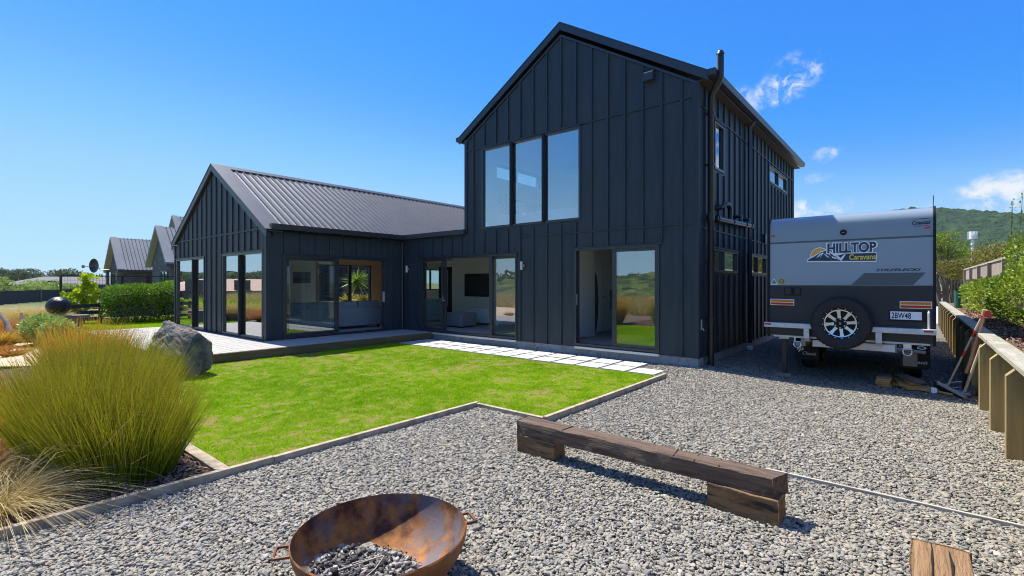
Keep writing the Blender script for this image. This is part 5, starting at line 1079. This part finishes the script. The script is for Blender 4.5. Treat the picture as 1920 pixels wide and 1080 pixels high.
# lime vine behind the low fence
t = thing('lime_vine', 'lime green big leaved vine on the mesh fence behind the black ball', 'vine', (-26, 4.0, 0))
crown('foliage', t, [((-25.95, 3.85, .75), (.25, .6, .45)), ((-25.95, 4.2, 1.2), (.25, .3, .45)), ((-25.95, 3.5, .55), (.25, .4, .3)), ((-26, 4.3, 1.7), (.2, .2, .25))], 560, .19, 'leafv', aspect=.9); m = MB(); m.tube([(-26, 4.1, -.05), (-26, 4.15, .7), (-25.95, 4.25, 1.6)], [.03, .02, .012], 6); m.build('stem', 'bark', t)
# sculpture
sc_ = thing('ball_sculpture', 'glossy black woven ball on a low grey slab', 'sculpture', (-23, 2.95, 0))
m = MB(); m.lathe([(max(.335 * math.cos(a), .0001), .80 + .325 * math.sin(a)) for a in np.linspace(-PI / 2, PI / 2, 32)], (-23, 2.95, 0), 64); m.build('ball', 'ball', sc_, smooth=True)
m = MB(); m.box(-23.35, -22.65, 2.2, 3.75, .36, .47); m.build('slab', 'stone', sc_, bevel=.01)
for y in (2.45, 3.45): MB().box(-23.2, -22.8, y - .12, y + .12, -.02, .358).build('support', 'stone', sc_)
# low dark rail fence and mesh fence
lf = thing('rail_fence', 'low dark rail fence right of the black ball', 'fence', (-25.4, 3.9, 0))
for y in (3.05, 4.52): MB().box(-25.5, -25.4, y - .05, y + .05, -.05, .80).build('post', 'fence', lf)
for z in (.10, .36, .62): MB().box(-25.398, -25.36, 2.98, 4.60, z, z + .15).build('rail', 'fence', lf)
mf = thing('mesh_fence', 'tall black wire mesh fence on posts behind the hedge', 'fence', (-26.3, 6, 0))
for y in (3.45, 5.4, 7.4, 9.4, 11.5): MB().box(-26.36, -26.28, y - .04, y + .04, -.2, 1.92).build('post', 'mesh', mf)
for z in (.55, 1.9): MB().box(-26.34, -26.30, 3.45, 11.5, z - .02, z + .02).build('rail', 'mesh', mf)
m = MB()
for k in range(80): y = 3.45 + k * .1; m.box(-26.325, -26.319, y - .003, y + .003, .55, 2.02)
for k in range(12): z = .6 + k * .11; m.box(-26.327, -26.321, 3.45, 11.5, z - .003, z + .003)
m.build('wire_mesh', 'mesh', mf)
pf = thing('paling_fence', 'long dark stained paling fence at the left, below the far trees', 'fence', (-64, 8, -.3)); pts = [(-48, -6), (-57, 3.2), (-66, 7.2), (-71, 9.6), (-69, 16), (-64, 24)]
for i in range(len(pts) - 1):
    a, b = Vector((*pts[i], 0)), Vector((*pts[i + 1], 0)); d = (b - a); L = d.length; d.normalize(); rot = Matrix(((d.x, -d.y, 0), (d.y, d.x, 0), (0, 0, 1))); m = MB(); k = int(L / .3)
    for j in range(k): m.obox(a + d * ((j + .5) * L / k) + Vector((0, 0, .36 + rnd.uniform(-.02, .02))), (L / k - .02, .03, 1.15), rot)
    m.build('paling_panel', 'fence', pf); MB().box(b.x - .08, b.x + .08, b.y - .08, b.y + .08, -.3, 1.02).build('post', 'oldwood', pf)
# ------------------------------------------------------------------ neighbours
def gable_house(t, x0, x1, y0, y1, zw, zr, ov, roofm, wallm, win=None, gy=.9):
    xm = (x0 + x1) / 2; sl_ = (zr - zw) / ((x1 - x0) / 2)
    m = MB(); m.box(x0, x1, y0, y1, -.3, zw); m.prism([(x0, zw), (x1, zw), (xm, zr)], 1, y0, y1); m.build('wall', wallm, t)
    for sg in (-1, 1):
        xe = xm + sg * ((x1 - x0) / 2 + ov); ze = zr - sl_ * ((x1 - x0) / 2 + ov)
        m = MB(); ribbed(m, xm, zr + .13, xe, ze + .13, y0 - gy + .35, y1, .21, .055, .04); r_ = m.build('roof', roofm, t)
        m = MB(); m.prism([(xm, zr + .19), (xe, ze + .19), (xe, ze + .02), (xm, zr + .02)], 1, y0 - gy - .03, y0 - gy + .36); m.build('barge', roofm, r_)
        m = MB(); m.prism([(xm, zr + .018), (xe, ze + .018), (xe, ze - .03), (xm, zr - .03)], 1, y0 - gy - .02, y0 - .002); m.build('soffit', 'cream', r_)
        if sg > 0: m = MB(); m.box(xe, xe + .12, y0 - gy, y1, ze - .03, ze + .1); m.build('gutter', 'soffit', r_)
nh = thing('stone_house', 'grey stone neighbour house with steep pale metal gables and cream soffits', 'house', (-37, 14, 0))
gable_house(nh, -43.6, -40.4, 8.3, 12.5, 2.75, 4.55, .35, 'nroof', 'stone', gy=.3); gable_house(nh, -35.1, -31.9, 8.65, 22, 2.95, 4.72, .35, 'nroof', 'stone', gy=.25); gable_house(nh, -44.4, -40.0, 12.0, 24, 3.9, 6.42, .4, 'nroof', 'stone', gy=.4)
m = MB(); m.box(-40.4, -35.1, 11, 22, -.3, 2.7); m.build('wall', 'stone', nh)
def nwin(x0, x1, y0, y1, z0, z1, ax):
    m = MB(); 
    if ax == 'x': frame_box(m, x0, x1, z0, z1, y0 - .06, y0 - .003, 'x', .07, ((x0 + x1) / 2,))
    else: frame_box(m, y0, y1, z0, z1, x0 + .003, x0 + .06, 'y', .07, ((y0 + y1) / 2,))
    w_ = m.build('window', 'alu', nh); pane(x0 if ax == 'x' else y0, x1 if ax == 'x' else y1, z0, z1, (y0 - .03) if ax == 'x' else x0 + .03, ax, 'glassm', w_)
nwin(-33.4, -32.1, 8.65, 0, .9, 2.3, 'x'); nwin(-43.2, -41.4, 8.3, 0, .8, 2.3, 'x'); nwin(-40.4, 0, 9.6, 10.8, .9, 2.1, 'y')
m = MB(); m.box(-39.8, -36.6, 10.9, 10.995, .9, 2.3); m.build('garage_door', 'nroof', nh)
m = MB(); m.prism([(11.0, 2.7), (10.2, 2.35), (10.2, 2.45), (11.0, 2.8)], 0, -40.35, -35.15); m.build('porch_roof', 'nroof', nh)
for x in (-43.5, -40.5): MB().box(x - .12, x + .12, 8.05, 8.2, -.3, 2.5).build('porch_post', 'stone', nh)
sd2 = thing('satellite_dish', 'grey round satellite dish under the gable peak of the stone house', 'satellite dish', (-42.6, 7.5, 2.8))
m = MB(); m.lathe([(.0001, .0), (.2, .02), (.38, .08), (.48, .14), (.47, .15), (.37, .1), (.2, .05), (.0001, .03)], (0, 0, 0), 28, 'y'); m.v = [(-42.5 + p[0] * .93 - p[1] * -.36, 7.35 + p[1] * .93 + p[0] * .36, 2.78 + p[2]) for p in m.v]; m.build('dish', 'pipe', sd2, smooth=True)
m = MB(); m.tube([(-42.5, 7.35, 2.78), (-42.9, 6.75, 2.70)], .02, 6); m.box(-42.98, -42.84, 6.66, 6.8, 2.62, 2.8); m.tube([(-42.5, 7.37, 2.78), (-42.2, 7.5, 2.5), (-42.0, 8.9, 2.5)], .03, 6); m.build('arm', 'steel', sd2)
bh = thing('timber_shed', 'brown weatherboard shed with a dark roof left of the stone house', 'shed', (-50, 11, 0)); m = MB(); m.box(-51, -48, 11, 14, -.3, 1.7); m.prism([(-51, 1.7), (-48, 1.7), (-48, 2.9)], 1, 11, 14); m.build('wall', 'brownw', bh)
m = MB(); m.prism([(-51.4, 1.62), (-47.7, 3.06), (-47.7, 3.2), (-51.4, 1.76)], 1, 10.6, 14.3); m.build('roof', 'fence', bh)
def low_house(label, x, y, w, d, h, r, roofm, wallm, rz=0):
    t = thing('low_house', label, 'house', (x, y, -.3)); m = MB(); m.box(x - w / 2, x + w / 2, y - d / 2, y + d / 2, -.3, h); m.build('wall', wallm, t)
    o = .6; z0 = h; X0, X1, Y0, Y1 = x - w / 2 - o, x + w / 2 + o, y - d / 2 - o, y + d / 2 + o; i = min(w, d) / 2 * .9
    if w > d: rl, rh = (x - w / 2 + i, y, h + r), (x + w / 2 - i, y, h + r)
    else: rl, rh = (x, y - d / 2 + i, h + r), (x, y + d / 2 - i, h + r)
    c = [(X0, Y0, z0), (X1, Y0, z0), (X1, Y1, z0), (X0, Y1, z0)]
    F = [(0, 1, 5, 4), (1, 2, 5), (2, 3, 4, 5), (3, 0, 4), (3, 2, 1, 0)] if w > d else [(0, 1, 4), (1, 2, 5, 4), (2, 3, 5), (3, 0, 4, 5), (3, 2, 1, 0)]
    m = MB().add(c + [rl, rh], F); m.build('roof', roofm, t)
    m = MB()
    for k in (-.3, .1, .35):
        if d > w: m.box(x + w / 2, x + w / 2 + .05, y + k * d - 1, y + k * d + 1, .7, 2.0)
        else: m.box(x + k * w - 1, x + k * w + 1, y - d / 2 - .05, y - d / 2, .7, 2.0)
    m.build('window', 'alu', t)
low_house('long low house with a mauve grey roof behind the paling fence', -112, 20, 10, 24, 1.4, 1.3, 'mauve', 'navy')
low_house('low house with a pale roof and slate walls, farthest left', -116, 2.5, 8, 9, 1.3, .9, 'nroof', 'navy')
low_house('tan roofed bungalow out in the fields', -75, -18, 14, 22, .6, 1.6, 'tanroof', 'cream'); low_house('second tan roofed bungalow out in the fields, beyond the first', -82, -46, 14, 20, .6, 1.6, 'tanroof', 'cream')
# ------------------------------------------------------------------ trees
def tree(name, label, base, h, spread, mat, n, leaf, blobs=7, group=None, trunk_h=.45, flat=.5, multi=1, seed=0):
    g = random.Random(seed); x, y, z = base; t = thing(name, label, 'tree', base, group); m = MB(); bl = []
    for k in range(blobs):
        a = 2 * PI * k / blobs + g.uniform(-.4, .4); q = g.uniform(.25, .75) * spread; hh = z + h * g.uniform(trunk_h + .12, .86)
        if k == 0: q, hh = .1 * spread, z + h * .84
        r = spread * g.uniform(.34, .52); bl.append(((x + q * math.cos(a), y + q * math.sin(a), hh), (r, r, r * flat)))
        b = bl[-1][0]; f = g.uniform(.3, .8) * trunk_h; sx = g.uniform(-.15, .15) * spread * multi
        m.tube([(x + sx * .3, y, z - .3), (x + sx, y + sx * .3, z + h * f), ((x + b[0]) / 2 + g.uniform(-.1, .1) * spread, (y + b[1]) / 2, (z + h * f + b[2]) / 2 + .04 * h), b], [h * .022, h * .017, h * .011, h * .005], 6)
    m.build('trunk', 'bark', t, smooth=True); crown('crown', t, bl, n, leaf, mat, gap=.12, shell=.35, ns=1.2 / max(leaf * 5, .3)); return t
rayp = lambda u, d: (d * (-.639 + (u - 960) / 914 * .769), d * (.769 + (u - 960) / 914 * .639))
for u, d, h, sp, mt, lab, sd_ in ((1772, 33, 5.9, 1.75, 'leafk2', 'bright green umbrella tree just right of the caravan', 1), (1790, 29, 3.35, 1.55, 'leafk', 'olive flat topped tree with dark bare stems below the umbrella tree', 2), (1745, 36, 5.0, 2.2, 'leafk', 'olive tree mostly hidden behind the caravan', 3)):
    X_, Y_ = rayp(u, d); tree('flat_topped_tree', lab, (X_, Y_, -.1), h, sp, mt, 7000, .10, 11, None, .48, .30, 2.2, sd_)
for u, d, h, sp, lab, sd_ in ((1838, 46, 3.9, 2.6, 'olive bushy tree, leftmost above the slatted fence', 4), (1866, 44, 4.7, 3.0, 'olive bushy tree in the middle above the slatted fence', 5), (1898, 42, 5.3, 3.2, 'olive bushy tree, tallest above the slatted fence', 6), (1930, 42, 5.6, 3.2, 'olive bushy tree above the slatted fence at the right edge', 7)):
    X_, Y_ = rayp(u, d); tree('bushy_tree', lab, (X_, Y_, -.1), h, sp, 'leafk', 8000, .16, 9, None, .2, .6, 1, sd_)
far = [(4, 150, 6.3), (30, 160, 6.0), (52, 155, 6.2), (72, 170, 4.8), (88, 165, 5.6), (103, 150, 5.4), (118, 160, 6.2), (133, 150, 6.0), (146, 190, 3.6), (160, 230, 3.2), (176, 220, 4.2), (-20, 150, 6.2), (-45, 150, 5.5), (16, 120, 3.4), (186, 180, 4.2)]
for i, (u, d, h) in enumerate(far):
    X_, Y_ = rayp(u, d); tree('far_tree', 'dark green tree in the far row left of the houses', (X_, Y_, -.4), h, 4.2 if h > 4 else 3.0, 'leaff', 1500, .55, 7, 'trees on the left horizon', .15, .75, 1, 50 + i)
for i, (u, d, h) in enumerate([(48, 70, 2.1), (64, 70, 1.9), (80, 69, 2.0), (106, 68, 2.3), (124, 70, 1.9), (2, 62, 2.6)]):
    X_, Y_ = rayp(u, d); tree('round_bush', 'light green bush between the paling fence and the far roofs', (X_, Y_, -.4), h, 1.5, 'leafg', 900, .25, 5, 'bushes behind the paling fence', .05, .8, 1, 80 + i)
for i in range(46):
    a = rnd.uniform(1.62, 3.3) * 1.0; d = rnd.uniform(95, 190); X_, Y_ = d * math.cos(a + PI / 2) , d * math.sin(a + PI / 2)
    X_, Y_ = -abs(d * math.cos((i / 46) * 1.45)), -d * math.sin((i / 46) * 1.45) - 12
    tree('far_tree', 'dark tree on the horizon across the fields', (X_, Y_, -.4), rnd.uniform(2.2, 4.2), 4.5, 'leaff', 500, .9, 6, 'trees across the fields', .12, .75, 1, 200 + i)
X_, Y_ = rayp(1823, 150); tw = thing('cell_tower', 'slender white mobile phone mast below the forested hill', 'mast', (X_, Y_, -1)); m = MB(); m.tube([(X_, Y_, -1), (X_, Y_, 17.5)], [.5, .38], 12); m.build('pole', 'white', tw, smooth=True)
for k in range(6): a = k * PI / 3; c = Vector((X_ + 1.0 * math.cos(a), Y_ + 1.0 * math.sin(a), 16.3)); m = MB(); m.obox(c, (.22, .5, 2.4), Matrix.Rotation(a, 3, 'Z')); m.tube([c, (X_, Y_, 16.3)], .06, 5); m.build('antenna', 'white', tw)
m = MB(); m.lathe([(.45, 13.2), (.8, 13.2), (.8, 13.35), (.45, 13.35)], (X_, Y_, 0), 12, close=True); m.lathe([(.45, 15.0), (1.0, 15.0), (1.0, 15.1), (.45, 15.1)], (X_, Y_, 0), 12, close=True); m.build('platform', 'steel', tw)
# plants outside the far living room door
t = thing('yucca', 'spiky yucca beyond the living room, seen through the open deck door', 'yucca', (-20.6, 13.2, 0)); n = 130; d = unit(rng.normal(size=(n, 3)) + [0, 0, .35]); B = np.tile([-20.6, 13.2, 1.72], (n, 1)); blades('leaves', B, d, rng.uniform(.5, .78, n), .028, 'yucca', t, 3, .18); m = MB(); m.tube([(-20.6, 13.2, -.2), (-20.58, 13.2, 1.7)], [.07, .05], 8); m.build('trunk', 'bark', t)
for i, (y, lab) in enumerate(((12.35, 'yellow bromeliad left of the yucca'), (13.05, 'yellow bromeliad in front of the yucca trunk'), (13.6, 'yellow bromeliad right of the yucca'))):
    n = 90; d = unit(rng.normal(size=(n, 3)) * [1, 1, .6] + [0, 0, .9]); o = blades('bromeliad', np.tile([-20.0, y, .75], (n, 1)), d, rng.uniform(.4, .62, n), .035, 'crot', None, 3, .35); setp(o, lab, 'bromeliad')
MB_ = MB(); MB_.box(-21.2, -19.6, 11, 15, -.2, .74); setp(MB_.build('planter', 'stone'), 'raised planter holding the yucca outside the far living room door', 'planter')
sf = thing('dark_slat_fence', 'dark horizontal slat fence beyond the yucca', 'fence', (-22.4, 13, 0)); m = MB()
for k in range(13): m.box(-22.4, -22.36, 9.5, 18, .0 + k * .19, .17 + k * .19)
m.build('slat', 'fence', sf)
for y in (9.6, 12.4, 15.2, 18): MB().box(-22.5, -22.41, y - .05, y + .05, -.2, 2.5).build('post', 'fence', sf)
# ------------------------------------------------------------------ hills and fields
def hill(name, cx_, cy2, rx, ry, hgt, mat, rough_, nx=140, ny=90, seed=3, rot=0, prof=None):
    xs, ys2 = np.linspace(-1, 1, nx), np.linspace(-1, 1, ny); XX, YY = np.meshgrid(xs, ys2); r = np.sqrt(XX ** 2 + YY ** 2); Z = np.clip(1 - r ** 2, 0, 1) ** 1.1
    P = np.stack([XX * rx, YY * ry, 0 * XX], -1).reshape(-1, 3); c, s = math.cos(rot), math.sin(rot)
    W_ = np.stack([cx_ + P[:, 0] * c - P[:, 1] * s, cy2 + P[:, 0] * s + P[:, 1] * c, 0 * P[:, 0]], 1)
    big = noise3(P / max(rx, ry), 5, seed); fine = np.abs(noise3(P / rough_[0], 1, seed + 1)) + .5 * np.abs(noise3(P / rough_[0], 3, seed + 2))
    z = Z.reshape(-1) * hgt * (1 + .22 * big) + fine * rough_[1] * (Z.reshape(-1) > .01) - .5 - (Z.reshape(-1) <= 0) * 3
    W_[:, 2] = z; i = np.arange(nx * ny).reshape(ny, nx); F = np.stack([i[:-1, :-1], i[:-1, 1:], i[1:, 1:], i[1:, :-1]], -1).reshape(-1, 4)
    return np_mesh(name, W_, F, mat, smooth=True, kind='structure')
X_, Y_ = rayp(1700, 1250); hill('hill', X_, Y_, 900, 420, 158, 'hill', (9, 7), 420, 200, 4, R_(-38))
hill('hill', -30, -52, 46, 30, 2.9, 'hillb', (1.3, .9), 200, 140, 8, R_(8)); hill('hill', 40, -90, 60, 40, 5, 'hillb', (3, 1.0), 120, 80, 9)
hill('hill', -420, -160, 160, 260, 7, 'hill', (9, 4), 120, 120, 12, 0)
n = 26000; P = np.stack([rng.uniform(-60, 4, n), rng.uniform(-24, -4, n), np.full(n, -.25)], 1); D = unit(np.stack([rng.normal(0, .3, n), rng.normal(0, .3, n), np.ones(n)], 1)); blades('tall_grass', P, D, rng.uniform(.7, 1.3, n), .03, 'tuss', seg=2, droop=.3, kind='stuff')['label'] = 'tawny tall grass across the field'
n = 16000; P = np.stack([rng.uniform(-62, -30, n), rng.uniform(-12, .5, n), np.full(n, -.25)], 1); D = unit(np.stack([rng.normal(0, .3, n), rng.normal(0, .3, n), np.ones(n)], 1)); blades('field_grass', P, D, rng.uniform(.4, .8, n), .03, 'grass', seg=2, droop=.3, kind='stuff')['label'] = 'rough green grass in the field'

# ------------------------------------------------------------------ air
m = MB(); m.box(-700, 2400, -700, 2600, -6, 260); hz = m.build('haze', None); hz['kind'] = 'stuff'
hm = bpy.data.materials.new('haze_air'); hm.use_nodes = True; hn = hm.node_tree.nodes; hn.remove(hn['Principled BSDF'])
pv = hn.new('ShaderNodeVolumePrincipled'); pv.inputs['Color'].default_value = (.80, .90, 1, 1); pv.inputs['Density'].default_value = .00006; pv.inputs['Anisotropy'].default_value = .3
hm.node_tree.links.new(pv.outputs[0], hn['Material Output'].inputs['Volume']); hz.data.materials.clear(); hz.data.materials.append(hm); hm.cycles.homogeneous_volume = True
